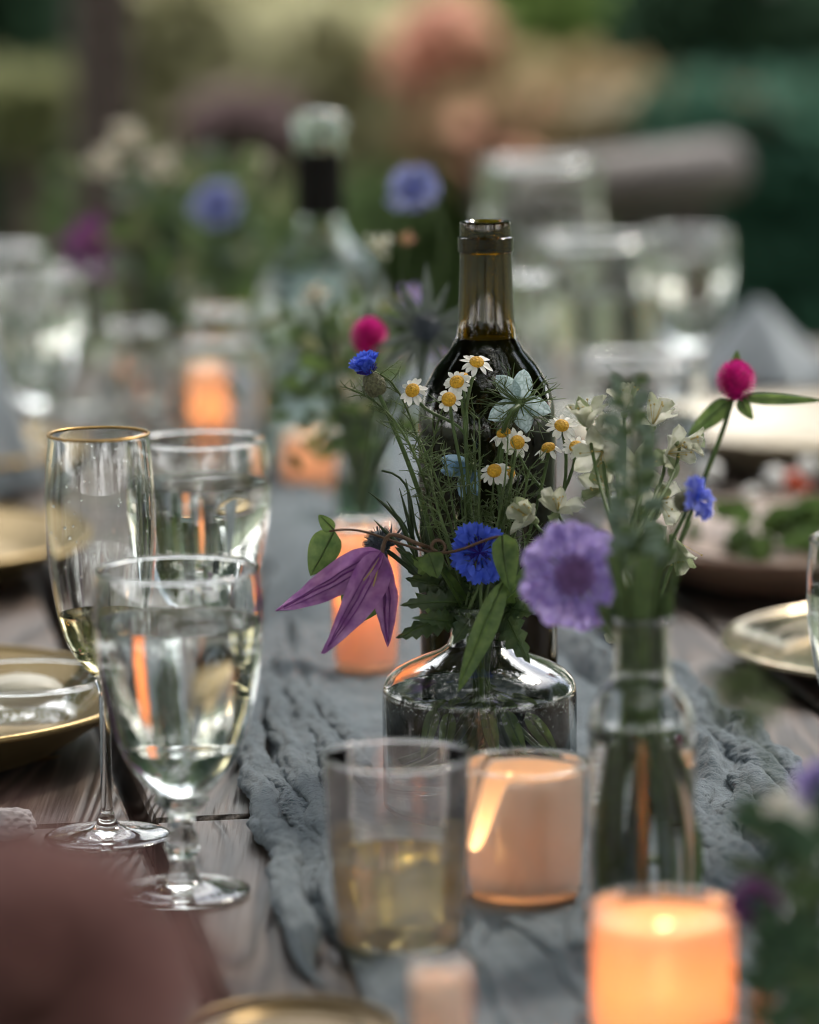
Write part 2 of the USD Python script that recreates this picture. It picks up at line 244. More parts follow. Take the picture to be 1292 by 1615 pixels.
# ------------------------------------------------------------------ ground and garden
rng = np.random.default_rng(7)
GROUND = mat('lawn_soil', {'tc': ('texture_coordinate', {}), 'n': ('noise_texture', {'scale': .8, 'detail': 8}), 'r': ('rgb_ramp', {'ramp': [(.3, (.03, .05, .018)), (.5, (.055, .075, .03)), (.7, (.10, .09, .05))]}), 'p': ('principled_bsdf', {'roughness': .95})},
             [('tc.object', 'n.vector'), ('n.fac', 'r.fac'), ('r.color', 'p.base_color')], 'p.BSDF')
g = np.linspace(-60, 60, 60); gx, gy = np.meshgrid(g, g, indexing='ij')
gz = .12 * (meshkit.fbm(np.stack([gx * .15, gy * .15, gx * 0], -1), 3, 3) - .5) * np.clip((np.hypot(gx, gy - 3) - 6) / 8, 0, 1)
single('ground', (np.stack([gx, gy, gz], -1).reshape(-1, 3), grid_faces(60, 60)[:, [0, 2, 1]][:, ::-1]), GROUND, kind='structure', smooth=True)

def leaf_cloud(c, rad, n, size, seed, gap=.42, soft=.16, aspect=.5):
    r = np.random.default_rng(seed); c = np.array(c, float); rad = np.array(rad, float); out = []
    while len(out) < n:
        q = r.uniform(-1, 1, (n * 3, 3)); d = np.linalg.norm(q, axis=1)
        e = meshkit.fbm(q * 2.2 + seed * 3.7, 3, seed); keep = (d + r.normal(0, soft, len(d)) < .62 + .5 * e) & (d < 1.35) & (meshkit.noise(q * 4.5 + seed, seed + 5) > gap) & (d > .25)
        out += list(q[keep])
    q = np.array(out[:n]) * rad + c
    a = r.normal(size=(n, 3)); a[:, 2] -= .25; a /= np.linalg.norm(a, axis=1, keepdims=True)
    b = np.cross(a, r.normal(size=(n, 3))); b /= np.linalg.norm(b, axis=1, keepdims=True)
    s = size * r.uniform(.6, 1.3, (n, 1)); nz = np.cross(a, b)
    v = np.stack([q - a * s * .5, q + b * s * aspect * .5 + nz * s * .06, q + a * s * .5, q - b * s * aspect * .5 + nz * s * .06], 1).reshape(-1, 3)
    i = np.arange(n)[:, None] * 4
    return v, np.vstack([i + [0, 1, 2], i + [0, 2, 3]])
GREENS = {'deep': leafy('deep_green_foliage', (.030, .062, .034), .35, .35, 6, spec=.08), 'teal': leafy('teal_green_foliage', (.035, .095, .062), .35, .35, 6, spec=.08), 'mid': leafy('mid_green_foliage', (.075, .12, .04), .4, .35, 6, spec=.08), 'bright': leafy('bright_green_foliage', (.23, .33, .09), .5, .3, 6, spec=.08),
          'olive': leafy('olive_foliage', (.19, .20, .09), .45, .3, 6, spec=.08), 'tan': leafy('dry_tan_foliage', (.42, .40, .235), .45, .25, 6, spec=.08), 'coral': leafy('coral_blossom', (.50, .235, .16), .45, .2, 8, spec=.08), 'mauve': leafy('mauve_foliage', (.15, .10, .10), .35, .3, 6, spec=.08), 'rust': leafy('rust_foliage', (.25, .18, .09), .4, .3, 6, spec=.08)}
def shrub(name, label, cat, px, py, depth, wpx, hpx, col, n, seed, size=.07, group='plants in the garden bed behind the table', extra=None):
    """a plant seen centred on a photo point; it grows from the ground"""
    c = P(px, py, depth); s = pxm(depth); rad = np.array([wpx / 2 * s, wpx / 2 * s * .8, hpx / 2 * s])
    t = Thing(name, label, cat, (c[0], c[1], 0), group)
    r = np.random.default_rng(seed); st = MB()
    for k in range(5):
        e = c + r.uniform(-.5, .5, 3) * rad; st.add(tube(spline([(c[0] + r.uniform(-.06, .06), c[1], -.02), (c[0] * .5 + e[0] * .5, e[1], c[2] * .5), e], 8), .018, .006, 5))
    t.part('stems', st, BARK)
    t.part('foliage', leaf_cloud(c, rad, n, size, seed, soft=.26), GREENS[col], smooth=False)
    if extra: t.part('blossoms', leaf_cloud(c + np.array([0, -.1, 0]), rad * 1.25, extra[1], size * 1.2, seed + 50, soft=.35, aspect=.9), GREENS[extra[0]], smooth=False)
    return t
shrub('dark_shrub', 'dense dark green shrub left of the wooden post, at the left edge', 'shrub', -40, 160, 9.0, 420, 900, 'deep', 3500, 11, .12)
shrub('olive_branch_shrub', 'olive shrub with a pale slanting branch beside the wooden post', 'shrub', 40, 170, 8.2, 170, 130, 'olive', 170, 12, .1)
shrub('dry_grass_clump', 'tall tan dry grass clump right of the wooden post', 'ornamental grass', 330, 90, 10.5, 330, 360, 'tan', 3000, 13, .14)
shrub('dry_grass_clump', 'wide pale tan dry grass clump behind the black-necked bottle', 'ornamental grass', 560, 210, 9.5, 340, 420, 'tan', 2600, 14, .13)
shrub('mauve_shrub', 'low mauve-brown shrub above the beige blossoms', 'shrub', 385, 205, 8.6, 190, 110, 'mauve', 500, 15, .09)
shrub('coral_flower_bush', 'bush of coral pink blossom above the dark wine bottle', 'flowering bush', 715, 110, 9.0, 130, 220, 'tan', 380, 16, .1, extra=('coral', 44))
shrub('coral_flower_bush', 'lower rust and coral bush right of the pink blossom, above the bottle', 'flowering bush', 765, 235, 8.6, 170, 170, 'rust', 420, 26, .1, extra=('coral', 10))
shrub('dry_grass_clump', 'pale grass clump just left of the coral blossom', 'ornamental grass', 640, 190, 9.6, 220, 300, 'tan', 1100, 27, .12)
shrub('bright_bush', 'bright green bush at the top right of the coral blossom', 'bush', 880, 40, 11, 330, 330, 'bright', 2200, 17, .13)
shrub('rust_bush', 'olive and rust coloured low bush behind the tall jars', 'bush', 860, 250, 9.2, 360, 260, 'olive', 1500, 18, .1, extra=('rust', 400))
shrub('dry_grass_clump', 'pale olive grass clump between the coral blossom and the bright bush', 'ornamental grass', 800, 180, 12.5, 420, 420, 'olive', 2200, 23, .14)
shrub('dry_grass_clump', 'broad tan grass bank far behind the coral blossom', 'ornamental grass', 560, 60, 13.5, 620, 420, 'tan', 3200, 24, .16)
shrub('dark_shrub', 'very dark green shrub filling the top right corner', 'shrub', 1180, 90, 10.2, 430, 420, 'deep', 3500, 19, .12)
shrub('teal_shrub', 'deep teal green shrub behind the wooden chair', 'shrub', 1220, 400, 8.4, 420, 560, 'teal', 4200, 20, .1)
shrub('olive_bush', 'olive bush low behind the far flower arrangement', 'bush', 250, 420, 7.2, 330, 330, 'mid', 1600, 21, .08)
shrub('dark_shrub', 'dark green shrub low behind the far bottle and jars', 'shrub', 700, 420, 8.8, 560, 300, 'mid', 2600, 22, .1)
# a pale log lies across the bed on the right
lg = Thing('fallen_log', 'pale tan log lying across the bed in front of the dark shrub', 'log', (P(1095, 175, 8.4)[0], P(1095, 175, 8.4)[1], 0))
lp = spline([P(920, 190, 8.5), P(1060, 170, 8.4), P(1290, 180, 8.3)], 14); lg.part('trunk', tube(lp, .055, .05, 10), plain('log_bark', (.26, .21, .13), .9, var=.4, scale=10, bump=.6))
for q in (2, 11): lg.part('support', tube([lp[q] * [1, 1, 0], lp[q] - [0, 0, .03]], .03, .025, 8), BARK)
# trees round the garden
def tree(name, label, x, y, h, r, col, seed, n=2600, tr=.16):
    t = Thing(name, label, 'tree', (x, y, 0), None); rg = np.random.default_rng(seed); m = MB()
    top = np.array([x + rg.uniform(-.3, .3), y, h * .62]); m.add(tube(spline([(x, y, -.1), (x + rg.uniform(-.1, .1), y, h * .3), top], 12), tr, tr * .5, 9))
    for k in range(6):
        a = k * 1.05 + rg.uniform(0, .6); m.add(tube(spline([(x, y, h * rg.uniform(.3, .5)), (x + .5 * r * math.cos(a), y + .5 * r * math.sin(a), h * .62), (x + .85 * r * math.cos(a), y + .85 * r * math.sin(a), h * rg.uniform(.65, .9))], 8), tr * .45, .02, 6))
    t.part('trunk', m, BARK); t.part('crown', leaf_cloud((x, y, h * .56), (r, r, h * .47), n, .46, seed), GREENS[col], smooth=False)
for k, (x, y, h, r, c, lab) in enumerate([(-5.6, 15.5, 8.5, 3.2, 'deep', 'dark tree beyond the bed at far left'), (-6.5, 24, 10, 4.4, 'mid', 'tall mid green tree beyond the olive branch shrub'), (-1.5, 26, 10.5, 4.6, 'deep', 'tall dark tree far beyond the tan grasses'), (3.6, 25, 10, 4.4, 'mid', 'tall tree far beyond the bright bush'), (9.0, 24, 10, 4.2, 'deep', 'tall dark tree far beyond the teal shrub'), (6.9, 16.5, 5.5, 2.8, 'deep', 'dark tree beyond the bed at far right'),
        (-6.6, 8, 9, 3.8, 'deep', 'tree out to the left of the table'), (8.2, 7.0, 6.5, 3.2, 'deep', 'tree out to the right of the table'), (-5.2, -4.5, 9.5, 4.2, 'mid', 'tree behind to the left'), (4.8, -5, 9.5, 4.2, 'deep', 'tree behind to the right'), (-6.8, 1.5, 9, 3.8, 'deep', 'tree level with the near end of the table on the left'), (7.0, 1.0, 9, 3.8, 'mid', 'tree level with the near end of the table on the right'), (-.2, -7.5, 10, 4.0, 'mid', 'tree straight behind the near end of the table')]):
    tree('garden_tree', lab, x, y, h, r, c, 60 + k, 6800)
sh = Thing('shade_tree', 'old spreading tree left of the table whose branches reach over it', 'tree', (-4.2, 3.2, 0)); m = MB(); m.add(tube(spline([(-4.2, 3.2, -.1), (-4.1, 3.0, 2.0), (-3.4, 2.6, 4.6)], 14), .26, .16, 10))
for e in [(-1.0, 1.0, 5.6), (.6, 3.4, 6.0), (-1.4, 5.6, 5.8), (1.6, .4, 6.2), (-3.0, -.6, 5.6)]: m.add(tube(spline([(-3.9, 2.9, 3.2), ((-3.6 + e[0]) / 2, (2.8 + e[1]) / 2, 5.1), e], 10), .10, .025, 7))
sh.part('trunk', m, BARK); sh.part('crown', leaf_cloud((-.6, 2.2, 6.2), (4.4, 4.8, 1.1), 8200, .34, 91, gap=.46), GREENS['mid'], smooth=False)
c = P(164, 200, 6.6)
pt = Thing('wooden_post', 'weathered mauve-brown wooden post standing in the garden at upper left', 'post', (c[0], c[1], 0))
pt.part('shaft', box(c[0], c[1], 1.4, .095, .10, 2.84, .15, .008), POSTWOOD); pt.part('cap', box(c[0], c[1], 2.835, .12, .12, .03, .15, .004), POSTWOOD)

# ------------------------------------------------------------------ table
TD = np.array([-math.sin(math.radians(9)), math.cos(math.radians(9)), 0]); TR = np.array([TD[1], -TD[0], 0]); TA = math.radians(9)
J, _ = T(222, 1290)                              # where two gaps cross
table = Thing('banquet_table', 'long dark wooden plank table running away from the camera', 'table', (J[0] + .1, J[1], 0))
def loc(u, v): return J + TR * u + TD * v
PW = .138; rows = range(-4, 7)
prng = random.Random(4)
for i in rows:
    u = (i + .5) * PW
    # plank ends: one joint runs across at v = 0, others are staggered far off
    cuts = [-1.35, -.0025, .95 + .1 * (i % 3), 1.98]
    for k in range(3):
        a, b = cuts[k] + .0035, cuts[k + 1] - .0035
        w = PW - .0065 - (.003 if i in (0, -1) else 0); p = loc(u + (.0012 if i == 0 else 0), (a + b) / 2)
        table.part('plank', box(p[0], p[1], TZ - .015 - prng.uniform(0, .0012), w, b - a, .028, TA, .0025), PLANKS[(i * 2 + k) % 3], smooth=False)
for v in (-1.1, 1.75):
    for u in (-.45, .8):
        p = loc(u, v); table.part('leg', box(p[0], p[1], .345, .08, .08, .69, TA, .006), PLANKS[0], smooth=False)
for u in (-.5, .86): p = loc(u, .32); table.part('apron', box(p[0], p[1], TZ - .094, .03, 3.2, .10, TA, .003), PLANKS[1], smooth=False)
p = loc(.207, .31); table.part('under_panel', box(p[0], p[1], TZ - .0365, 1.5, 3.28, .012, TA, .001), PLANKS[1], smooth=False)
for v in (-1.2, .02, 1.0, 1.85): p = loc(.18, v); table.part('crossbar', box(p[0], p[1], TZ - .064, 1.33, .07, .04, TA, .003), PLANKS[1], smooth=False)

# ------------------------------------------------------------------ gauze runner
U = np.r_[np.linspace(-.95, -.47, 70), np.linspace(-.45, .55, 640), np.linspace(.56, 1.9, 160)][:, None]; nu, nv = len(U), 210
V = (np.linspace(0, 1, nv) ** 1.25)[None, :]
Yc = J[1] + U
def nz(a, b, sa, sb, seed, oc=3): return meshkit.fbm(np.stack([a * sa, b * sb, 0 * a + seed * 7.1], -1), oc, seed) - .5
UU, VV = np.broadcast_arrays(U, V)
left = -.072 + .018 * nz(UU, VV * 0, 3.0, 1, 1) * 2 - .02 * np.clip(UU, 0, 3) - .05 * np.clip(UU - .5, 0, 3)  + np.log1p(np.exp((-UU - .02) * 22)) / 22 * .13
right = np.maximum(.213 - .15 * np.clip(UU, -.5, 3), .105) + .03 * nz(UU, VV * 0, 3.5, 1, 2) * 2
Xr = left + (right - left) * VV + .012 * nz(UU, VV, 6, 4, 3)
d = (Xr - left)
H = np.zeros_like(Xr)
H = np.maximum(H, .006 * np.clip(1 - ((d - .03) / .03) ** 2, 0, 1))
e = right - Xr
for k, (cx, w, hgt) in enumerate([(.012, .010, .012), (.040, .014, .016), (.075, .014, .008)]):
    cc = cx + .02 * nz(UU, VV * 0, 6, 1, 50 + k) * 2; hh = hgt * (1 + 1.5 * nz(UU, VV * 0, 10, 1, 60 + k) * 2); H = np.maximum(H, np.maximum(hh, .002) * np.clip(1 - ((e - cc) / w) ** 2, 0, 1) ** .6)
H += .010 * np.clip(nz(UU, VV, 14, 22, 5) * 2, 0, 1) * np.clip(1 - e / .09, 0, 1) * 2        # crumple at the right edge
H += .0045 * np.clip(.5 + nz(UU * .35 + VV * .3, VV, 14, 16, 6) * 2.4, 0, 1)                    # shallow folds in the middle
H += (.0075 * nz(UU + .25 * VV, VV, 75, 9, 7) + .0042 * nz(UU - .3 * VV, VV, 190, 26, 8)) * np.clip(H / .010, .22, 1.2)
edge = np.clip(np.minimum(V, 1 - V) / .012, 0, 1)
Z = TZ + .0012 + np.maximum(H, 0) * edge
run = np.stack([Xr, np.broadcast_to(Yc, Xr.shape), Z], -1).reshape(-1, 3)
STANDS = []
for px_, py_, r_px in [(631, 1498, 105), (758, 1288, 158), (773, 1214, 112), (1013, 1500, 84), (829, 1422, 98), (1047, 1690, 118), (578, 1062, 56), (570, 820, 44)]:
    q, dd = T(px_, py_); STANDS.append((q[0], q[1], r_px * dd / FPX))
vv = run.copy()
for x_, y_, r_ in STANDS:
    ds = np.hypot(vv[:, 0] - x_, vv[:, 1] - y_) - r_; k_ = np.clip((ds - .001) / .016, 0, 1); k_ = k_ * k_ * (3 - 2 * k_); vv[:, 2] = TZ + .0012 + (vv[:, 2] - TZ - .0012) * k_ + (1 - k_) * .0012
rm = MB(); rm.add((vv, grid_faces(nu, nv)))
def rope(pts, r, seed, lump=.35, flat=.85):
    """a gathered fold of the gauze: a soft irregular roll with creases running round and along it"""
    pw = [T(px_, py_)[0] for px_, py_ in pts]; n, k = 640, 44; c_ = spline(pw, n); t_ = np.linspace(0, 1, n); L = np.cumsum(np.r_[0, np.linalg.norm(np.diff(c_, axis=0), axis=1)])
    c_[:, :2] += .0035 * (np.stack([meshkit.noise(np.stack([L * 28, L * 0 + seed, L * 0 + q_], -1), seed) for q_ in (1, 2)], 1) - .5) * 2
    rr = r * (1 + lump * (meshkit.fbm(np.stack([L * 24, L * 0 + seed * 3.3, L * 0], -1), 3, seed) - .5) * 2); rr *= np.clip(np.minimum(t_, 1 - t_) / .05, .15, 1)
    tg = np.gradient(c_, axis=0); tg /= np.linalg.norm(tg, axis=1, keepdims=True); sd = np.cross(tg, [0, 0, 1.0]); a_ = np.arange(k) * 2 * np.pi / k
    Lg, Ag = np.broadcast_arrays(L[:, None], a_[None, :]); cr = np.stack([Lg * 1.0, np.cos(Ag) * .012, np.sin(Ag) * .012], -1)
    f1 = meshkit.fbm(cr * [120, 110, 110] + seed * 5.1, 3, seed) - .5; f2 = meshkit.fbm(np.stack([Lg * 300 + 1.2 * np.sin(Ag * 2 + seed), np.cos(Ag) * 2.2, np.sin(Ag) * 2.2], -1), 2, seed + 1) - .5
    f3 = np.abs(np.sin(Ag * 2.5 + 1.5 * meshkit.noise(np.stack([Lg * 30, Ag * 0, Ag * 0 + seed], -1), seed) * 3)) - .5
    f4 = 1 - np.abs(meshkit.fbm(np.stack([Lg * 170 + 2.0 * np.sin(Ag + seed), np.cos(Ag) * 1.6, np.sin(Ag) * 1.6 + seed], -1), 2, seed + 9) - .5) * 5
    am = .38 if lump > .3 else .22
    R_ = rr[:, None] * (1 + am * f1 + .13 * f2 + .17 * f3 - .13 * np.clip(f4, 0, 1))
    v_ = c_[:, None] + sd[:, None] * (R_ * np.cos(Ag))[..., None] + np.array([0, 0, 1.0]) * (R_ * np.sin(Ag) * flat + rr[:, None] * flat * .9)[..., None]
    v_[..., 2] = np.maximum(v_[..., 2], TZ + .0008); return v_.reshape(-1, 3), grid_faces(n, k, True)
for q_, (pts, r_) in enumerate([([(452, 840), (436, 960), (408, 1105), (391, 1195), (406, 1262), (434, 1345), (462, 1440), (505, 1560)], .0076),
        ([(462, 840), (440, 980), (425, 1120), (446, 1180), (460, 1225), (489, 1275), (513, 1330), (530, 1400), (556, 1520)], .0082),
        ([(472, 860), (452, 980), (440, 1050), (468, 1118), (496, 1165), (514, 1210), (528, 1262), (545, 1330)], .0082),
        ([(486, 870), (470, 980), (477, 1048), (504, 1116), (536, 1166), (562, 1216), (580, 1270)], .0076),
        ([(430, 1225), (441, 1262), (482, 1318), (508, 1376), (520, 1450)], .0062),
        ([(735, 1450), (758, 1520), (792, 1600), (835, 1690)], .0042), ([(800, 1462), (862, 1500), (912, 1560), (940, 1640)], .0045), ([(655, 1530), (690, 1600), (745, 1690)], .004), ([(905, 1350), (915, 1440), (905, 1520)], .004),
        ([(985, 1000), (1050, 1075), (1125, 1130), (1195, 1185), (1245, 1240), (1280, 1320)], .0075), ([(1010, 1060), (1090, 1130), (1150, 1200), (1200, 1235), (1225, 1300)], .0085), ([(1080, 1180), (1125, 1215), (1165, 1250), (1150, 1320), (1165, 1400)], .0085), ([(1110, 1250), (1105, 1310), (1135, 1370), (1120, 1440)], .0075)]):
    rm.add(rope(pts, r_, 11 + q_, lump=.17 if q_ < 9 else .6, flat=.95 if q_ < 9 else .85))
single('table_runner', rm, CLOTH, 'crinkled blue-grey gauze runner gathered in folds along the table', 'table runner', smooth=True)
OZ = TZ + .004                                   # what stands on the runner

# ------------------------------------------------------------------ glassware
def prof_px(points, s, k=.976): return [(r * s, h * s / k) for r, h in points]
def goblet(name, label, base, s, level, group, liquid=WATER, drawn=None):
    t = Thing(name, label, 'wine glass', base, group)
    bowl = smoothp(prof_px([(3, 143), (30, 150), (62, 178), (95, 228), (119, 305), (131, 390), (132, 430), (126, 505)], s), 60)
    ib = np.array([(max(r - 3.6 * s * (1 if r > 20 * s else 0), 0), h + (4 * s if h < 240 * s else 0)) for r, h in bowl[6:]])[::-1]
    t.part('bowl', lathe(np.vstack([bowl, ib, [(0, ib[-1][1])]]), base, 96), GLASS, smooth=40)
    t.part('rim', torus((base[0], base[1], base[2] + bowl[-1][1]), bowl[-1][0], 3.0 * s), GLASS, smooth=True)
    st = smoothp(prof_px([(0, 1), (104, 1), (106, 4), (60, 12), (30, 22), (20, 38), (20, 52), (28, 72), (26, 86), (19, 104), (21, 120), (34, 136), (44, 147), (28, 150), (0, 147)], s), 90)
    t.part('stem', lathe(st, base, 72), GLASS, smooth=40)
    lv = level * s / .976; inner = [(max(r - 2.2 * s, 0), h + 2.4 * s) for r, h in bowl if h < lv]
    inner = [(0, inner[0][1])] + inner; rl = inner[-1][0]
    w = inner + [(rl, lv), (rl - 2 * s, lv - 1.0 * s), (rl - 8 * s, lv - 2.4 * s), (0, lv - 2.6 * s)]
    t.part('water', lathe(w, base, 96), liquid, smooth=45); t.part('waterline', torus((base[0], base[1], base[2] + lv), rl - .4 * s, 1.5 * s), GLASS, smooth=True)
    return t
b, dep = T(289, 1408); GS = pxm(dep)
gob = goblet('water_goblet', 'short-stemmed water goblet in front of the gold-rimmed flute, nearest of the left glasses', b, GS, 425, 'water goblets')
b, dep = T(325, 1112); copy(gob, 'water_goblet', b, 'water goblet right behind the front goblet, beside the gold-rimmed flute', 'wine glass', 'water goblets', 25)
b, dep = T(1399, 1345); copy(gob, 'water_goblet', b, 'water goblet cut off by the right edge of the picture', 'wine glass', 'water goblets', 50)
b, dep = T(170, 1322); s = pxm(dep)
fl = Thing('champagne_flute', 'gold-rimmed champagne flute with a long thin stem, nearly empty', 'champagne flute', b)
bowl = smoothp(prof_px([(3, 246), (10, 250), (30, 268), (58, 310), (76, 380), (86, 470), (87, 520), (84, 570), (78, 628)], s), 60)
ib = np.array([(max(r - 2.6 * s * (1 if r > 14 * s else 0), 0), h + (4 * s if h < 300 * s else 0)) for r, h in bowl[4:]])[::-1]; fl.part('bowl', lathe(np.vstack([bowl, ib, [(0, ib[-1][1])]]), b, 96), GLASS, smooth=40); fl.part('rim', torus(b + [0, 0, bowl[-1][1]], bowl[-1][0], 2.4 * s), GOLD_RIM, smooth=True)
fl.part('stem', lathe(smoothp(prof_px([(0, 1), (98, 1), (100, 4), (50, 11), (20, 22), (10, 45), (9, 140), (9, 225), (14, 244), (16, 250), (0, 251)], s), 70), b, 48), GLASS, smooth=40)
inner = [(max(r - 1.5 * s, 0), h + 2 * s) for r, h in bowl if 256 * s < h < 350 * s / .976]; fl.part('champagne', lathe([(0, inner[0][1])] + inner + [(inner[-1][0], 352 * s / .976), (0, 350 * s / .976)], b, 72), CHAMPAGNE, smooth=45)
m = MB(); br = np.random.default_rng(3)
for k in range(60):
    h = br.uniform(390, 610); a = br.uniform(0, 6.28); r_ = np.interp(h * s / .976, [q[1] for q in bowl], [q[0] for q in bowl]) - .0006
    m.add(ball(b + [r_ * math.cos(a), r_ * math.sin(a), h * s / .976], br.uniform(.0004, .0009), 1))
fl.part('bubbles', m, WATER, smooth=True, kind='stuff')

# tumbler of cider
b, dep = T(631, 1498); b[2] = OZ; s = pxm(dep)
tb = Thing('cider_tumbler', 'straight clear tumbler half full of golden cider in front of the vase', 'drinking glass', b)
pr = [(0, 2), (95, 2), (99, 5), (100, 12), (115, 292)]; q = prof_px(pr, s)
tb.part('wall', lathe(smoothp(q, 50), b, 96), MISTED, smooth=50); tb.part('rim', torus(b + [0, 0, q[-1][1]], q[-1][0], 3 * s), GLASS, smooth=True)
tb.part('base', lathe(prof_px([(0, 3), (94, 3), (98, 8), (99, 13), (0, 12.5)], s), b, 72), GLASS, smooth=30); q = prof_px([(0, 14), (96, 14), (98, 18), (104.5, 136), (0, 135)], s); tb.part('cider', lathe(q, b, 96), CIDER, smooth=45)

# wine bottle
b, dep = T(773, 1214); b[2] = OZ - .002; s = pxm(dep)
wb = Thing('wine_bottle', 'tall dark green-brown wine bottle standing behind the squat vase', 'bottle', b)
body = [(0, 8), (60, 6), (100, 3), (106, 8), (107.5, 20), (107.5, 540), (105, 580), (96, 614), (78, 645), (58, 668), (47, 690), (43.5, 720), (41, 790), (40.5, 822)]
neck = body + [(43, 824), (43, 846), (40, 848), (40, 868), (38.5, 871), (34, 871), (30, 868), (29, 850)]
inn = [(29, 850), (30, 790), (34, 720), (38, 690), (50, 665), (70, 640), (90, 608), (99, 576), (101.5, 540), (101.5, 30), (90, 22), (0, 34)]
wb.part('glass', lathe(prof_px(neck + inn, s, 1.012), b, 96), BOTTLE, smooth=28)
wb.part('wine', lathe(prof_px([(0, 36)] + [(88, 20), (104, 30), (104.5, 540), (102, 576), (93, 610), (74, 642), (53.5, 666), (42, 688), (40, 687), (0, 686)], s, 1.012), b, 96), WINE, smooth=40)

# squat vase in front (solid walls)
b, dep = T(758, 1288); b[2] = OZ; s = pxm(dep); V1 = b.copy(); V1S = s
v1 = Thing('squat_glass_vase', 'squat clear glass bottle vase with rounded shoulders and water, in sharp focus', 'vase', b)
out = [(0, 3), (120, 2), (146, 3), (152, 10), (153, 20), (153, 180), (151.5, 194), (146, 206), (134, 217), (112, 229), (86, 240), (62, 250), (50, 259), (45, 272), (43.5, 290), (44, 306), (50, 311), (53, 316), (50, 321), (45, 321)]
inn = [(40, 317), (38.5, 308), (38.5, 288), (40, 272), (45, 257), (58, 246), (84, 235), (110, 224), (131, 212), (143, 201), (147, 190), (148, 178), (148, 20), (140, 12), (0, 12)]
v1.part('glass', lathe(prof_px(out + inn, s), b, 128), GLASS, smooth=30)
v1.part('water', lathe(prof_px([(0, 11.5), (140.5, 11.5), (148.6, 19.6), (148.6, 186), (147, 188.5), (143, 187.2), (0, 187)], s), b, 128), WATER, smooth=40)
m = MB(); br = np.random.default_rng(5)
for k in range(230):
    a = br.uniform(math.pi * 1.02, math.pi * 1.98); h = 183 - abs(br.normal(0, 14)); r_ = 147.2
    m.add(ball(b + [r_ * s * math.cos(a), r_ * s * math.sin(a), h * s / .976], br.uniform(.8, 1.9) * s, 1))
v1.part('bubbles', m, refr('air_bubble', (1, 1, 1), .72), smooth=True, kind='stuff')

# taller clear bottle vase on the right
b, dep = T(1013, 1500); b[2] = OZ; s = pxm(dep); V2 = b.copy(); V2S = s
v2 = Thing('clear_bottle_vase', 'clear bottle vase full of stems to the right of the candles', 'vase', b)
bowl = smoothp(prof_px([(0, 2), (70, 2), (80, 6), (83, 16), (83, 338), (80, 362), (68, 388), (50, 408), (44, 430), (43, 500), (48, 507)], s), 70)
ib = np.array([(max(r - 5 * s, 0), max(h, 9 * s)) for r, h in bowl])[::-1]; v2.part('glass', lathe(np.vstack([bowl, ib]), b, 96), GLASS, smooth=40); v2.part('water', lathe([(max(r - 3 * s, 0), max(h, 8 * s)) for r, h in bowl if h < 330 * s] + [(0, 330 * s)], b, 96), WATER, smooth=40); v2.part('rim', torus(b + [0, 0, bowl[-1][1]], bowl[-1][0], 4 * s), GLASS, smooth=True)

# bottle vase at lower right
b, dep = T(1290, 1690); b[2] = OZ - .003; s = pxm(dep); V3 = b.copy(); V3S = s
v3 = Thing('corner_vase', 'round glass vase of dark foliage in the lower right corner', 'vase', b)
bowl = smoothp(prof_px([(0, 2), (80, 2), (104, 20), (112, 70), (108, 130), (80, 180), (52, 205), (48, 240), (56, 250)], s), 60)
v3.part('glass', lathe(bowl, b, 72), GLASS_THIN, smooth=40); v3.part('rim', torus(b + [0, 0, bowl[-1][1]], bowl[-1][0], 4 * s), GLASS, smooth=True)
v3.part('water', lathe([(max(0, r - .001), h + .002) for r, h in bowl if h < 150 * s] + [(0, 150 * s)], b, 72), WATER, smooth=40)

# ------------------------------------------------------------------ candles
def candle(label, px, py, rpx, hpx, wax_lo, wax_hi, lo_az, flame_h, power=1.0, taper=1.0, fx=0.0, z=OZ, waxm=WAXM):
    b, dep = T(px, py); b[2] = z; s = pxm(dep); r = rpx * s; h = hpx * s / .976
    t = Thing('votive_candle', label, 'candle', b, 'lit candles along the table')
    t.part('holder', lathe(smoothp([(0, .0015), (r * .93, .0015), (r * .985 * taper, .003), (r * taper, .008), (r, h)], 40), b, 80), GLASS_THIN, smooth=50)
    t.part('rim', torus(b + [0, 0, h], r, 3.2 * s), GLASS, smooth=True)
    # wax cup: a translucent shell whose upper edge slopes, on a shallow floor
    n = 72; az = np.arange(n) * 2 * np.pi / n; w = np.clip((np.cos(az - lo_az) - .42) / .54, 0, 1); w = w * w * (3 - 2 * w)
    top = h * (wax_hi + (wax_lo - wax_hi) * w); rows = []
    for f_ in np.linspace(0, 1, 12): rr = r * (taper + (1 - taper) * f_) - .0012; rows.append(np.stack([rr * np.cos(az), rr * np.sin(az), .005 + (top - .005) * f_], 1))
    fl_ = max(h * flame_h - .012, .010)
    for f_ in np.linspace(1, 0, 6): rr = r - .0035; rows.append(np.stack([rr * np.cos(az), rr * np.sin(az), fl_ + np.maximum(top - .001 - fl_, 0) * f_], 1))
    rows.append(np.stack([az * 0, az * 0, az * 0 + fl_ - .001], 1)); v = np.concatenate(rows) + b
    wx = t.part('wax', (v, grid_faces(len(rows), n, True)), waxm, smooth=40)
    fc = b + [fx * s, 0, fl_]; t.part('wick', tube([fc - [0, 0, .002], fc + [.0005, 0, .005]], .0008, .0007, 6), WICK, parent=wx)
    fm = lathe(np.array([(0, 0), (.0022, .002), (.0036, .006), (.0034, .010), (.002, .016), (.0007, .021), (0, .023)]) * power, fc + [0, 0, .004], 16); t.part('flame', fm, FLAME, smooth=True)
candle('frosted candle glass glowing orange with a bright flame, bottom right', 1047, 1690, 117, 247, .93, .93, 0, .47, 1.25)
candle('peach candle glass with wax burnt down on its left side, in front of the vase', 829, 1422, 97, 206, .38, .95, math.radians(190), .16, .8, .95, fx=-40, waxm=WAX_THICK)
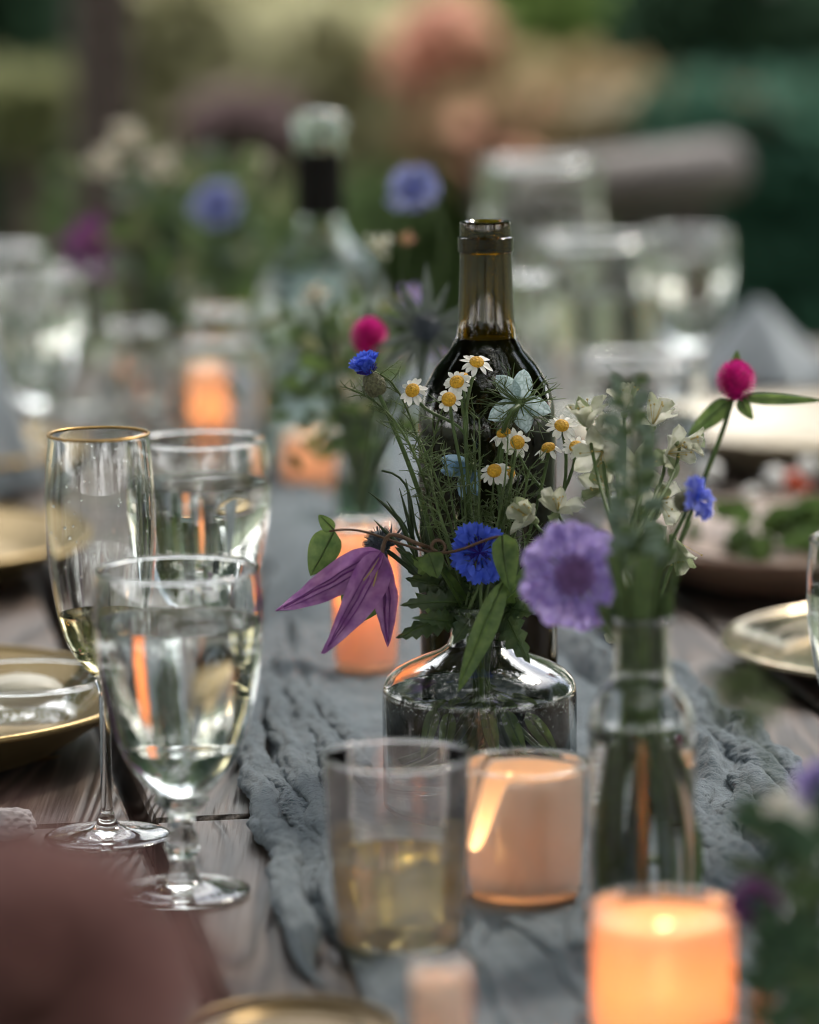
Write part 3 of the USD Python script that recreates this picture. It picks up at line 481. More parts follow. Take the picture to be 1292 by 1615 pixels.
candle('narrow tall orange candle glass behind the drooping purple clematis', 578, 1062, 55, 225, .9, .9, 0, .55, 1.0, .95)
candle('tall glowing candle glass behind the back water goblet', 330, 735, 37, 152, .92, .92, 0, .55, 1.0, waxm=WAX_MID)
candle('low wide candle glowing between the goblet and the green vase', 490, 775, 45, 85, .97, .97, 0, .3, .7, waxm=WAX_MID)
candle('small far candle seen between the left glasses', 172, 640, 19, 78, .9, .9, 0, .5, .8, waxm=WAX_MID)
candle('small candle at the bottom edge below the cider tumbler', 697, 1770, 50, 235, .93, .93, 0, .22, .55, waxm=WAX_THICK)

# ------------------------------------------------------------------ flowers
def ppath(pts, depth, n=18):
    return spline([P(q[0], q[1], depth + (q[2] if len(q) > 2 else 0)) for q in pts], n)
def vstem(pts, depth, r0, r1, n=26, sides=6): return tube(ppath(pts, depth, n), r0, r1, sides)
D1 = 2.118                                        # depth of the vase posy
def in_vase(k, D=D1):                            # two points inside the vase for a stem's lower end
    a = k * 2.4; r = 26 * (.3 + .7 * ((k * .618) % 1))
    return [(752 + r * math.cos(a), 985 + 5 * math.sin(a), .006 * math.sin(a)), (755 + r * .6 * math.cos(a), 1040, .004 * math.sin(a)), (757 + 95 * math.cos(a + .8), 1215 - 20 * ((k * .37) % 1), .022 * math.sin(a + .8))]
def threads(m, o, dirs, L, r, rg, fork=3, depthk=1):
    """ferny thread-like foliage: each branch forks"""
    for d_ in dirs:
        d_ = d_ / np.linalg.norm(d_); side = np.cross(d_, rg.normal(size=3)); side /= np.linalg.norm(side)
        e = o + d_ * L + side * L * .12; p = spline([o, o + d_ * L * .5, e], 6); m.add(tube(p, r, r * .45, 4))
        for k in range(fork):
            q = p[rg.integers(2, 5)]; dd = d_ * .7 + rg.normal(size=3) * .55; dd /= np.linalg.norm(dd)
            m.add(tube(spline([q, q + dd * L * .25, q + dd * L * .5 + rg.normal(size=3) * L * .05], 4), r * .8, r * .4, 3))
    return m
rg = np.random.default_rng(21)

def daisy_head(t, px, py, n, depth, rpx=11.3, lpx=16.5, np_=13, seed=0):
    o = P(px, py, depth); s = pxm(depth); R = frame(n, seed * .7); r_ = np.random.default_rng(seed + 100)
    disc = trimesh.creation.icosphere(subdivisions=3); v = np.array(disc.vertices); v *= 1 + .05 * meshkit.noise(v * 9, seed)[:, None]
    v = v * np.array([1, 1, .62]) * rpx * s
    head = t.part('flower_head', put((v + [0, 0, 1.5 * s], np.array(disc.faces)), R, o), DISC, smooth=True)
    lpx = lpx * r_.uniform(.86, 1.14); droop = r_.uniform(-.55, .2)
    for k in range(np_):
        if r_.uniform() < .09: continue
        a = k * 2 * math.pi / np_ + r_.uniform(-.17, .17)
        pm = petal(lpx * s * r_.uniform(.9, 1.12), 8.2 * s * r_.uniform(.85, 1.15), .9, .45, bend=-.5 * r_.uniform(-.2, 2.0), cup=.1, ruf=.08, nl=6, nw=4, seed=seed * 20 + k)
        t.part('petal', put(ring(pm, droop + r_.uniform(-.25, .2), a, rpx * s * .8), R, o), DAISY, smooth=True, parent=head)
    cal = put(lathe([(0, -6 * s), (5 * s, -5 * s), (9 * s, -1 * s), (0, 0)], n=10), R, o); t.part('calyx', cal, STEM, smooth=True, parent=head)
    return o - R[:, 2] * 5 * s
def sprig(label, heads, stems, depth, seed):
    o = P(752, 990, depth); t = Thing('chamomile_sprig', label, 'flower', o, None); m = MB()
    for k, (px, py, f3, dz) in enumerate(heads): daisy_head(t, px, py, facing(*f3), depth + dz, seed=seed * 10 + k)
    for pts in stems: m.add(tube(ppath(pts, depth, 24), .0010, .0007, 6))
    t.part('stem', m, STEM, smooth=True); return t
sprig('chamomile sprig of four daisies in front of the bottle shoulder, one drooping left', [(752, 572, (.1, .75, .65), 0), (728, 596, (-.2, .95, .3), .012), (721, 603, (-.2, .5, .85), -.004), (708, 630, (0, .15, 1), -.01), (651, 616, (-.25, .35, .9), 0)],
      [[(753, 577, .003), (736, 640), (737, 740), (744, 860)] + in_vase(1), [(724, 610), (733, 670), (738, 760), (742, 870)] + in_vase(2), [(709, 634, 0), (718, 690), (733, 780), (741, 900)] + in_vase(3), [(656, 622, .003), (690, 655), (722, 672), (733, 720)], [(729, 602, .014), (735, 640, .004), (737, 690, .002)]], D1, 1)
sprig('chamomile sprig of four daisies right of centre before the dark bottle', [(795, 684, (-.3, .85, .45), .005), (816, 698, (.1, .3, 1), -.004), (780, 743, (-.15, .45, .9), -.008), (801, 746, (.35, .6, .7), .006)],
      [[(796, 690, .006), (790, 730), (788, 830), (770, 920)] + in_vase(4), [(817, 704, 0), (806, 760), (800, 850), (775, 930)] + in_vase(5), [(781, 748, -.003), (790, 800), (786, 880), (772, 940)] + in_vase(6), [(802, 752, .006), (797, 800), (790, 880)]], D1 - .004, 2)
sprig('chamomile sprig of three daisies at the right edge of the dark bottle', [(865, 707, (-.25, .85, .45), 0), (886, 672, (.05, .6, .75), 0), (909, 706, (.1, .5, .85), -.004)],
      [[(866, 712, .003), (856, 760), (838, 830), (800, 920)] + in_vase(7), [(887, 678, .003), (893, 720), (888, 780), (842, 880), (790, 950)] + in_vase(8), [(909, 712, 0), (900, 750), (872, 810), (815, 910)] + in_vase(9), [(865, 780), (820, 720, .002), (815, 706)]], D1 + .004, 3)

# love-in-a-mist
def nigella(label, px, py, n, azs, depth, L, W, stem, matp, seed, nthread=26, tl=60, elev=.12):
    o = P(px, py, depth); s = pxm(depth); R = frame(n); t = Thing('nigella_flower', label, 'flower', o); r_ = np.random.default_rng(seed)
    for k, a in enumerate(azs):
        pm = petal(L * s * r_.uniform(.92, 1.08), W * s, .8, .6, bend=.9 * r_.uniform(-.5, 1), cup=.30, ruf=.16, nl=10, nw=7, seed=seed + k)
        t.part('petal', put(ring(pm, elev * r_.uniform(.5, 1.5), math.radians(a) - math.pi / 2, 5 * s), R, o), matp, smooth=True)
    m = MB(); ds = []
    for k in range(nthread):
        a = r_.uniform(0, 6.28); z = r_.uniform(-.15, .8); ds.append(R @ np.array([math.cos(a), math.sin(a), z]))
    threads(m, o + R[:, 2] * 3 * s, ds, tl * s, .00042, r_, 3); t.part('bracts', m, FERN, smooth=True, kind='stuff')
    t.part('seed_cup', put(ball((0, 0, 0), 8 * s, 2), R, o), FERN, smooth=True)
    t.part('stem', tube(ppath(stem, depth, 30), .0013, .0011, 7), STEM, smooth=True)
nigella('pale blue nigella bloom with five veined petals and ferny bracts before the bottle', 820, 636, facing(.05, .15, 1), [128, 82, -18, -82, 206], D1 + .01, 50, 33, [(818, 640, -.012), (806, 652, -.02), (794, 680, -.012), (788, 760, 0), (784, 900)] + in_vase(10), NIG, 31)
nigella('fading blue nigella seen from the side low on the dark bottle', 745, 737, facing(-.5, .1, .8), [170, 195, -60, -100], D1 + .014, 48, 26, [(748, 742), (752, 800), (756, 900)] + in_vase(11), NIG_BLUE, 33, 16, 34, .3)
# loose ferny foliage on the left and round the neck
fo = Thing('ferny_foliage', 'wispy ferny foliage reaching out of the squat vase to the left of the bottle', 'foliage', P(740, 960, D1)); m = MB(); r_ = np.random.default_rng(41)
for pts in ([(600, 590), (630, 620), (655, 680), (690, 800), (735, 940)], [(555, 615), (600, 640), (640, 690), (680, 800)], [(660, 690), (690, 760), (720, 860), (742, 960)], [(700, 640), (680, 720), (690, 800), (730, 930)], [(760, 800), (755, 880), (752, 960)], [(790, 800), (775, 880), (757, 960)], [(835, 740), (815, 830), (780, 930)]):
    p = ppath([(a, b_, .012 * math.sin(a)) for a, b_ in pts], D1, 16); m.add(tube(p, .0006, .0009, 5))
    for i in range(0, 12):
        q = p[i]; tdir = p[i] - p[i + 1]; tdir /= np.linalg.norm(tdir)
        for k in range(2): dd = tdir * .6 + facing(1, 0, 0) * r_.choice([-1, 1]) * .8 + r_.normal(size=3) * .3; threads(m, q, [dd], r_.uniform(24, 46) * pxm(D1), .00036, r_, 3)
fo.part('threads', m, FERN, smooth=True, kind='stuff')

# cornflowers
def cornflower(label, px, py, n, depth, rpx, stem, pet=CORN, inner=CORN_DARK, seed=0, side=False, nfl=12):
    o = P(px, py, depth); s = pxm(depth); R = frame(n, seed); t = Thing('cornflower', label, 'flower', o); r_ = np.random.default_rng(seed + 7)
    for k in range(nfl):
        a = k * 2 * math.pi / nfl + r_.uniform(-.15, .15); el = (r_.uniform(.95, 1.3) if side else r_.uniform(.05, .55)); fm = MB(); L = rpx * s * r_.uniform(.85, 1.05)
        fm.add(tube([(0, 0, 0), (0, L * .5, 0)], L * .05, L * .1, 6))
        for j in range(6):
            lob = petal(L * .52, L * .26, .75, .6, bend=-.5, cup=.1, nl=6, nw=4); v, f_ = lob
            v = rx(v, r_.uniform(-.2, .35)); v = rzm(v, (j - 2.5) * .33); v = ry(v, r_.uniform(-.5, .5)); fm.add((v + [0, L * .45, 0], f_))
        t.part('floret', put(ring(fm, el, a, 3 * s), R, o), pet, smooth=True)
    m = MB()
    for k in range(34):
        a, z = r_.uniform(0, 6.28), r_.uniform(.2, 1.2); d_ = np.array([math.cos(a), math.sin(a), z * 1.1]); d_ /= np.linalg.norm(d_); L = rpx * s * r_.uniform(.3, .52)
        p = spline([(0, 0, 0), d_ * L * .6, d_ * L + np.array([0, 0, L * .1])], 5); m.add(tube(p, 1.1 * s, .7 * s, 4)); m.add(ball(p[-1], 1.5 * s, 0))
    t.part('stamens', put(m, R, o), inner, smooth=True, kind='stuff')
    cl = lathe(smoothp([(0, -rpx * .95), (rpx * .3, -rpx * .85), (rpx * .42, -rpx * .5), (rpx * .33, -rpx * .15), (rpx * .26, 0), (0, .02 * rpx)], 44), n=48)
    v, f_ = cl; v = v * (1 + .10 * (np.abs(np.sin(np.arctan2(v[:, 1], v[:, 0]) * 5 + v[:, 2] * 13 / rpx)) * np.abs(np.sin(np.arctan2(v[:, 1], v[:, 0]) * 5 - v[:, 2] * 13 / rpx)))[:, None] * [1, 1, .3]); t.part('calyx', put((v * s, f_), R, o), CALYX, smooth=40)
    t.part('stem', tube(ppath(stem, depth, 30), .0011, .0017, 7), STEM, smooth=True)
cornflower('deep blue cornflower bud on the tall curving stem at upper left of the posy', 583, 590, facing(-.42, .9, .25), D1, 40, [(590, 606), (606, 640), (640, 720), (668, 800), (700, 890), (735, 950)] + in_vase(12), seed=2, side=True, nfl=14)
cornflower('open bright blue cornflower in the centre of the posy above the vase neck', 757, 872, facing(-.15, .2, 1), D1 - .02, 53, [(760, 878, .03), (757, 910, .035), (754, 960, .02)] + in_vase(13), seed=3, nfl=13)
cornflower('blue cornflower at right in front of the salad plate, blurred', 1098, 786, facing(.75, .2, .5), 2.0, 40, [(1092, 792, .005), (1070, 830), (1035, 930), (1015, 1080), (1005, 1300)], pet=CORN_PALE, inner=CORN, seed=4)

# drooping clematis with its vine
o = P(603, 872, D1 - .02); s = pxm(D1); cd = D1 - .02
cl = Thing('clematis_flower', 'drooping purple clematis bloom hanging left of the vase', 'flower', o)
def sepal(tipx, tipy, dz, W, bend, curl, seed):
    tip = P(tipx, tipy, cd + dz); d_ = tip - o; L = np.linalg.norm(d_) * 1.03; d_ /= np.linalg.norm(d_)
    nrm = -F - d_ * np.dot(-F, d_); nrm /= np.linalg.norm(nrm); x = np.cross(d_, nrm)
    c_, s_ = math.cos(curl), math.sin(curl); x2, n2 = x * c_ + nrm * s_, -x * s_ + nrm * c_
    v, f_ = petal(L, W * s, .62, .85, bend=bend, cup=.20, ruf=.10, nl=16, nw=9, seed=seed, twist=.45)
    g0 = v.reshape(16, 9, 3); g0[:, :, 2] += .0011 * np.cos(np.linspace(-1, 1, 9) * np.pi * 3)[None, :] * np.sin(np.linspace(0, np.pi, 16))[:, None]; v = g0.reshape(-1, 3); v = v + .0022 * (np.stack([meshkit.fbm(v * 130 + seed * 9 + q_ * 31, 2, seed + q_) for q_ in range(3)], 1) - .5) * np.array([.6, .6, 1.2]); R = np.stack([x2, d_, n2], 1); pa = cl.part('sepal', put((v, f_), R, o), CLEM, smooth=True)
    g_ = v.reshape(16, 9, 3)
    for j in (3, 4, 5):
        m_ = tube(g_[:15, j] + [0, 0, .0000], np.linspace(.00065, .0003, 15), None, 5); cl.part('rib', put(m_, R, o), CLEM_RIB, smooth=True, parent=pa)
sepal(464, 932, .02, 42, .25, .35, 1); sepal(444, 964, -.012, 56, -.3, -.25, 2); sepal(524, 1027, -.022, 62, -.22, .15, 3); sepal(610, 1020, .0, 44, -.3, -.5, 4)
m = MB(); r_ = np.random.default_rng(6)
for k in range(26):
    d_ = facing(*(np.array([-.42, -.9, .12]) + r_.normal(size=3) * .17)); m.add(tube(spline([o, o + d_ * .012, o + d_ * .019 + r_.normal(size=3) * .0008], 4), .0006, .0004, 4))
cl.part('stamens', m, STAMEN, smooth=True, kind='stuff')
cl.part('stem', tube(ppath([(603, 874), (606, 856), (614, 844), (632, 846), (655, 856), (684, 868, .01), (700, 900, .02), (735, 960, .02)], cd, 30), .0011, .0009, 8), STEM_BROWN, smooth=True)
vine = Thing('clematis_vine', 'brown clematis vine with green leaves arching across the top of the vase', 'vine', P(680, 870, cd))
vine.part('stem', tube(ppath([(520, 838, 0), (560, 836), (610, 850, .01), (660, 866, .004), (690, 872), (740, 862, -.01), (792, 846, -.025)], cd, 30), .0006, .0008, 7), STEM_BROWN, smooth=True)
vine.part('tendril', tube(ppath([(690, 870), (682, 858), (690, 852), (702, 862), (690, 872)], cd, 16), .0010, .0008, 7), STEM_BROWN, smooth=True)
def leaf(t, name, p0, p1, W, depth, matl, dz=0.0, curl=0.0, bend=.3, a=.62, b_=.75, seed=0, serr=0, twist=0.0, parent=None, cup=.18):
    q0, q1 = P(p0[0], p0[1], depth), P(p1[0], p1[1], depth + dz); d_ = q1 - q0; L = np.linalg.norm(d_); d_ /= L
    nrm = -F - d_ * np.dot(-F, d_); nrm /= np.linalg.norm(nrm); x = np.cross(d_, nrm); c_, s_ = math.cos(curl), math.sin(curl)
    R = np.stack([x * c_ + nrm * s_, d_, -x * s_ + nrm * c_], 1)
    v, f_ = petal(L * (1 + bend * bend * .06), W * pxm(depth), a, b_, bend=bend, cup=cup, ruf=.05, nl=22 if serr else 12, nw=7, seed=seed, twist=twist)
    if serr:
        g_ = v.reshape(22, 7, 3); k = 1 + serr * ((np.arange(22) * .33) % 1 - .5); g_[:, :, 0] *= k[:, None]; v = g_.reshape(-1, 3)
    # the bend leaves the chord: turn it back so that the tip lands on p1
    ang = bend / 2; v = rx(v, -ang); pa = t.part(name, put((v, f_), R, q0), matl, smooth=True, parent=parent)
    mid = v.reshape(-1, 7, 3)[:, 3] + [0, 0, .0002]
    t.part('midrib', put(tube(mid[:-1], .0006, .00025, 4), R, q0), STEM, smooth=True, parent=pa); return pa
leaf(vine, 'leaf', (527, 836), (503, 812), 26, cd, LEAF, seed=1, curl=.5); leaf(vine, 'leaf', (527, 838), (490, 908), 52, cd + .006, LEAF, seed=2, curl=-.2)
leaf(vine, 'leaf', (590, 905), (552, 985), 78, cd + .03, LEAF, seed=3); leaf(vine, 'leaf', (676, 872), (690, 912), 42, cd - .004, LEAF, seed=4, a=.5); leaf(vine, 'leaf', (792, 844), (806, 936), 46, cd - .03, LEAF, seed=5, a=.5, curl=.35, bend=.5)
blade = Thing('long_leaf_stem', 'long narrow green leaf leaning over the front of the vase', 'foliage', P(790, 930, cd - .03))
leaf(blade, 'leaf', (796, 915), (722, 1092), 40, cd - .025, LEAF, seed=6, a=.75, bend=.2, curl=.3, dz=-.03); leaf(blade, 'leaf', (800, 845), (797, 930), 14, cd - .026, LEAF, seed=7)
# dark cut leaves round the neck
dl = Thing('dark_serrated_foliage', 'dark serrated leaves spreading left and right at the vase neck', 'foliage', P(745, 975, D1))
for k, (p0, p1, W, dz) in enumerate([((738, 965), (625, 1006), 34, -.02), ((735, 950), (632, 955), 30, -.01), ((738, 940), (640, 912), 38, -.0), ((728, 985), (650, 975), 26, -.03), ((745, 950), (690, 895), 44, .0), ((790, 945), (836, 1046), 46, -.03), ((785, 950), (845, 968), 34, -.02), ((760, 960), (715, 1016), 40, -.03), ((775, 950), (820, 890), 44, 0), ((765, 965), (735, 880), 36, .01), ((770, 960), (775, 905), 40, .005)]):
    leaf(dl, 'leaf', p0, p1, W, D1 - .012 + .004 * (k % 3), LEAF_DARK, dz, seed=k + 20, serr=.9, bend=.5 * (-1) ** k, curl=.4 * (-1) ** k, a=.7)
m = MB()
for k in range(9): m.add(tube(ppath([(752 + 18 * math.sin(k * 1.7), 880 + 6 * k)] + in_vase(k + 20), D1, 16), .0015, .0017, 7))
dl.part('stems', m, STEM_DARK, smooth=True)
for k in range(6):
    a = 700 + k * 22; leaf(dl, 'leaf', (a, 1110 + 6 * (k % 2)), (a - 22 + 12 * k, 1195), 20, D1 - .02 + .012 * (k % 3), LEAF, seed=60 + k, bend=.3)
for k in range(16):
    a = r_.uniform(-1, 1); x0 = 750 + 26 * a + r_.uniform(-10, 10); y0 = 960 + r_.uniform(-25, 20); L = r_.uniform(70, 130)
    leaf(dl, 'leaf', (x0, y0), (x0 + L * a * .9, y0 - L * r_.uniform(.35, 1)), r_.uniform(22, 40), D1 + r_.uniform(-.02, .02), LEAF_DARK if k % 3 else LEAF, seed=120 + k, serr=.8 if k % 2 else 0, bend=r_.uniform(-.7, .7), curl=r_.uniform(-.9, .9), a=.7)
m = MB(); r2 = np.random.default_rng(61)
for k in range(26):
    x1, y1 = r2.uniform(655, 880), r2.uniform(640, 880); p = ppath([(x1, y1), (752 + (x1 - 752) * .6, y1 * .45 + 960 * .55), (752 + r2.uniform(-25, 25), 985)], D1 + r2.uniform(-.02, .02), 14); m.add(tube(p, .0004, .0010, 5))
    for i in (0, 0, 1, 2, 4, 6): threads(m, p[i], [p[i] - p[i + 2] + r2.normal(size=3) * .012], r2.uniform(18, 40) * pxm(D1), .00034, r2, 2)
fo.part('threads', m, FERN, smooth=True, kind='stuff')
# rosemary-like dark sprig
rs = Thing('dark_grassy_sprig', 'dark thin-leaved sprig bending left between the candle and the bottle', 'foliage', P(700, 940, D1))
rs.part('stem', tube(ppath([(602, 742), (640, 765), (655, 830), (690, 900), (738, 960)], D1 + .01, 20), .0006, .001, 5), STEM_DARK, smooth=True); m = MB(); r_ = np.random.default_rng(9)
for (x0, y0, x1, y1) in [(655, 880, 610, 790), (660, 890, 630, 770), (650, 860, 640, 755), (680, 910, 655, 780), (690, 910, 672, 800), (640, 870, 590, 820), (668, 860, 678, 770), (645, 840, 580, 745 + 30)]:
    p = ppath([(x0, y0), ((x0 + x1) / 2 + r_.uniform(-6, 6), (y0 + y1) / 2), (x1, y1)], D1 + r_.uniform(-.01, .02), 8); m.add(tube(p, np.array([.0004, .0011, .0013, .0012, .001, .0008, .0005, .0002]), None, 4))
rs.part('leaves', m, LEAF_DARK, smooth=True, kind='stuff')
# sea holly
def seaholly(label, px, py, n, depth, rpx, stem, seed=0, nb=16, bl=2.6, hm=THISTLE, bm=THISTLE_B):
    o = P(px, py, depth); s = pxm(depth); R = frame(n); t = Thing('sea_holly', label, 'thistle', o); r_ = np.random.default_rng(seed); m = MB()
    m.add(ball((0, 0, 0), rpx * s * .85, 3, (1, 1, .85)))
    for k in range(260):
        d_ = r_.normal(size=3); d_ /= np.linalg.norm(d_)
        if d_[2] < -.5: continue
        q = d_ * rpx * s * .8 * [1, 1, .85]; m.add(tube([q, q + d_ * rpx * s * .35], .9 * s, .3 * s, 4))
    t.part('cone', put(m, R, o), hm, smooth=False)
    for k in range(nb):
        L = rpx * bl * s * r_.uniform(.6, 1.1); pm = petal(L, L * .2, .6, .8, bend=r_.uniform(.0, .5), cup=.3, nl=9, nw=5)
        t.part('bract', put(ring(pm, r_.uniform(-.4, .15), k * 6.283 / nb + r_.uniform(-.1, .1), rpx * s * .5), R, o - R[:, 2] * rpx * s * .6), bm, smooth=True)
    t.part('stem', tube(ppath(stem, depth, 24), .0013, .0018, 7), STEM_DARK, smooth=True)
seaholly('small blue-black sea holly head behind the clematis stem', 598, 856, facing(-.75, .65, .1), D1 + .012, 25, [(606, 866), (640, 892), (690, 930), (738, 965)] + in_vase(14), 5, 18, 2.2)

# scabiosa in front
o = P(905, 908, 1.91); s = pxm(1.91); R = frame(facing(.10, .12, 1)); sc = Thing('scabiosa_flower', 'large lavender scabiosa bloom facing the camera, soft in front of the posy', 'flower', o); r_ = np.random.default_rng(77)
for rr, n_, el, L, W, mt in [(34, 17, .0, 52, 34, SCAB), (30, 15, .25, 46, 28, SCAB), (22, 13, .55, 36, 20, SCAB), (10, 11, .9, 26, 14, SCAB)]:
    for k in range(n_):
        pm = petal(L * s * r_.uniform(.85, 1.12), W * s * r_.uniform(.85, 1.15), tip='wide', b=.7, bend=r_.uniform(-.5, .2), cup=.1, ruf=.28, nl=8, nw=7, seed=int(r_.integers(1e6)))
        sc.part('petal', put(ring(pm, el + r_.uniform(-.15, .15), k * 6.283 / n_ + rr, rr * s), R, o), mt, smooth=True)
m = MB(); m.add(ball((0, 0, 0), 30 * s, 2, (1.1, 1.1, .6)))
for k in range(110):
    rad = 32 * math.sqrt((k + .5) / 110); a = k * 2.4; q = np.array([rad * math.cos(a), rad * math.sin(a), 12]) * s; m.add(tube([q * [1, 1, .2], q + [0, 0, 8 * s]], 1.0 * s, .9 * s, 4)); m.add(ball(q + [0, 0, 9 * s], 2.4 * s, 0))
sc.part('pincushion', put(m, R, o), SCAB_IN, smooth=True, kind='stuff'); sc.part('calyx', put(lathe([(0, -16 * s), (14 * s, -13 * s), (24 * s, -4 * s), (0, 0)], n=16), R, o), STEM, smooth=True)
sc.part('stem', tube(ppath([(907, 912, .008), (925, 960, .02), (975, 1020), (1005, 1100), (1010, 1350)], 1.91, 24), .0013, .0016, 7), STEM, smooth=True)

# globe amaranths
def gomphrena(label, px, py, depth, rpx, stem, up=(0, 1, .2), seed=0, leaves=()):
    o = P(px, py, depth); s = pxm(depth); R = frame(facing(*up)); t = Thing('globe_amaranth', label, 'flower', o); r_ = np.random.default_rng(seed); m = MB(); m.add(ball((0, 0, 0), rpx * s * .8, 2))
    for k in range(220):
        z = 1 - 2 * (k + .5) / 220; a = k * 2.39996; q = np.array([math.sqrt(1 - z * z) * math.cos(a), math.sqrt(1 - z * z) * math.sin(a), z])
        pm = petal(rpx * s * .5, rpx * s * .26, .6, .8, bend=.4, cup=.2, nl=4, nw=3); Rq = frame(q, 0, (0, 0, 1.0)); v, f_ = pm; v = rx(v, 1.05); m.add((v @ Rq.T + q * rpx * s * .78, f_))
    t.part('bract_ball', put(m, R, o), GOMPH, smooth=True)
    t.part('stem', tube(ppath(stem, depth, 24), .0014, .0018, 7), STEM, smooth=True)
    for k, (p0, p1, W) in enumerate(leaves): leaf(t, 'leaf', p0, p1, W, depth, LEAF, seed=seed + k, bend=.5, a=.6)
gomphrena('magenta globe amaranth on a bent stem at far right', 1161, 600, 2.27, 28, [(1158, 622), (1140, 680), (1105, 770), (1060, 890), (1020, 1010, -.2), (1010, 1200, -.3)], seed=1, leaves=[((1152, 632), (1085, 688), 32), ((1170, 628), (1300, 632), 19), ((1165, 630), (1188, 662), 22), ((1160, 585), (1163, 552), 16)])
gomphrena('magenta globe amaranth at upper left above the blue cornflower bud', 582, 530, 2.45, 26, [(584, 545), (590, 620), (580, 720), (570, 800)], seed=2, up=(.3, 1, .3))

# cream alstroemeria blooms
def bloom(label, px, py, n, depth, L, stem, seed, npet=6, col=ALST, openk=.9, name='alstroemeria', group='cream blooms at right'):
    o = P(px, py, depth); s = pxm(depth); R = frame(facing(*n), seed); t = Thing(name, label, 'flower', o); r_ = np.random.default_rng(seed)
    for k in range(npet):
        pm = petal(L * s * r_.uniform(.85, 1.1), L * (.42 + .3 * r_.uniform()) * s, tip='wide' if k % 2 else None, a=.85, b=.7, bend=r_.uniform(-.7, .1), cup=.22, ruf=.16, nl=9, nw=6, seed=seed * 10 + k)
        t.part('petal', put(ring(pm, openk + r_.uniform(-.38, .38), k * 6.283 / npet + r_.uniform(-.25, .25), 2 * s), R, o), ALST_G if (name == 'alstroemeria' and k == seed % 6) else col, smooth=True)
    m = MB()
    for k in range(6):
        d_ = np.array([r_.normal() * .25, r_.normal() * .25, 1]); m.add(tube([(0, 0, 0), d_ * L * .7 * s], .5 * s, .4 * s, 4)); m.add(ball(d_ * L * .7 * s, 2 * s, 0))
    t.part('stamens', put(m, R, o), STAMEN, smooth=True, kind='stuff'); t.part('calyx', put(lathe([(0, -9 * s), (5 * s, -8 * s), (7 * s, 0), (0, 2 * s)], n=10), R, o), ALST_G, smooth=True)
    t.part('stem', tube(ppath(stem, depth, 18), .0009, .0013, 6), STEM, smooth=True)
E = [(985, 900, -.08), (1005, 1040, -.13), (1010, 1280, -.14)]
for k, (px, py, n, L, oc, lab) in enumerate([(930, 675, (-.3, .8, .3), 44, 1.25, 'cream alstroemeria bud standing left of the eucalyptus top'), (950, 712, (-.4, -.2, .9), 44, .75, 'open cream alstroemeria left of the eucalyptus stem'), (985, 650, (0, .9, .2), 40, 1.15, 'half-open cream alstroemeria at the top behind the eucalyptus'), (1030, 672, (.2, .8, .4), 40, .8, 'cream alstroemeria right of the eucalyptus tip'),
        (1050, 715, (.6, .1, .7), 42, .8, 'cream alstroemeria facing right below the magenta amaranth'), (1010, 740, (.1, .1, 1), 40, .7, 'cream alstroemeria half hidden behind eucalyptus leaves'), (842, 820, (-.6, .4, .6), 34, 1.0, 'single white blossom at the lower right of the bottle'), (880, 805, (0, .5, .8), 34, .9, 'white blossom just above the scabiosa'), (1010, 820, (.2, .3, .9), 36, .8, 'cream blossom right of the scabiosa'), (985, 985, (-.3, .2, .9), 30, .8, 'small pale blossom at the mouth of the bottle vase'), (970, 690, (-.5, .5, .6), 38, 1.2, 'closed greenish cream bud behind the eucalyptus, upper left'), (1072, 700, (.9, .1, .3), 34, 1.1, 'cream bud pointing right above the blue cornflower'), (1040, 790, (.3, -.2, .9), 36, .8, 'cream blossom left of the right blue cornflower'), (960, 770, (-.6, .2, .7), 36, .9, 'cream blossom between the daisies and the eucalyptus'), (1062, 850, (.3, -.9, .3), 44, 1.25, 'long cream bud hanging under the right blue cornflower')]):
    bloom(lab, px, py, n, 2.09, L * 1.3, [(px, py + 4, .004), (px * .7 + 985 * .3, py * .6 + 900 * .4, -.03)] + (E if py < 880 else E[1:]), 200 + k, openk=oc, group=None)

# eucalyptus sprigs, nearer than the blooms
eu = Thing('eucalyptus_sprig', 'blurred blue-green eucalyptus sprig rising from the bottle vase', 'foliage', P(1010, 1000, 1.9)); r_ = np.random.default_rng(15)
eu.part('stem', tube(ppath([(992, 600), (1000, 700), (1004, 820), (1010, 980, .03), (1012, 1200, .0)], 1.86, 20), .0009, .0018, 7), STEM, smooth=True)
for k in range(58):
    y0 = 600 + 290 * (k / 57) ** .9; sx = 993 + 14 * (k / 57); a = (-1) ** k * r_.uniform(.2, 1.25); L = r_.uniform(26, 44) * (.75 + .5 * (k / 57)); x0 = sx + 10 * math.sin(a) * r_.uniform(.3, 1.6)
    leaf(eu, 'leaf', (x0, y0), (x0 + L * math.sin(a), y0 - L * math.cos(a) * r_.uniform(.1, .9)), L * r_.uniform(.5, .75), 1.85 + r_.uniform(-.03, .04), LEAF_TEAL if k % 5 else LEAF_DARK, seed=k + 300, bend=.5 * r_.uniform(-1, 1), curl=r_.uniform(-.9, .9), a=.9, b_=.55)
for k, (p0, p1, W) in enumerate([((1006, 850), (1046, 900), 40), ((1040, 820), (1025, 905), 40), ((990, 930), (960, 1000), 40), ((1020, 930), (1050, 1000), 44), ((1000, 860), (960, 900), 34)]): leaf(eu, 'leaf', p0, p1, W, 1.86, LEAF_DARK, seed=380 + k, bend=.4, curl=.4 * (-1) ** k)
ls = Thing('greenery_bunch', 'bunch of green stems and dark leaves standing in the clear bottle vase', 'foliage', V2); m = MB(); s = V2S
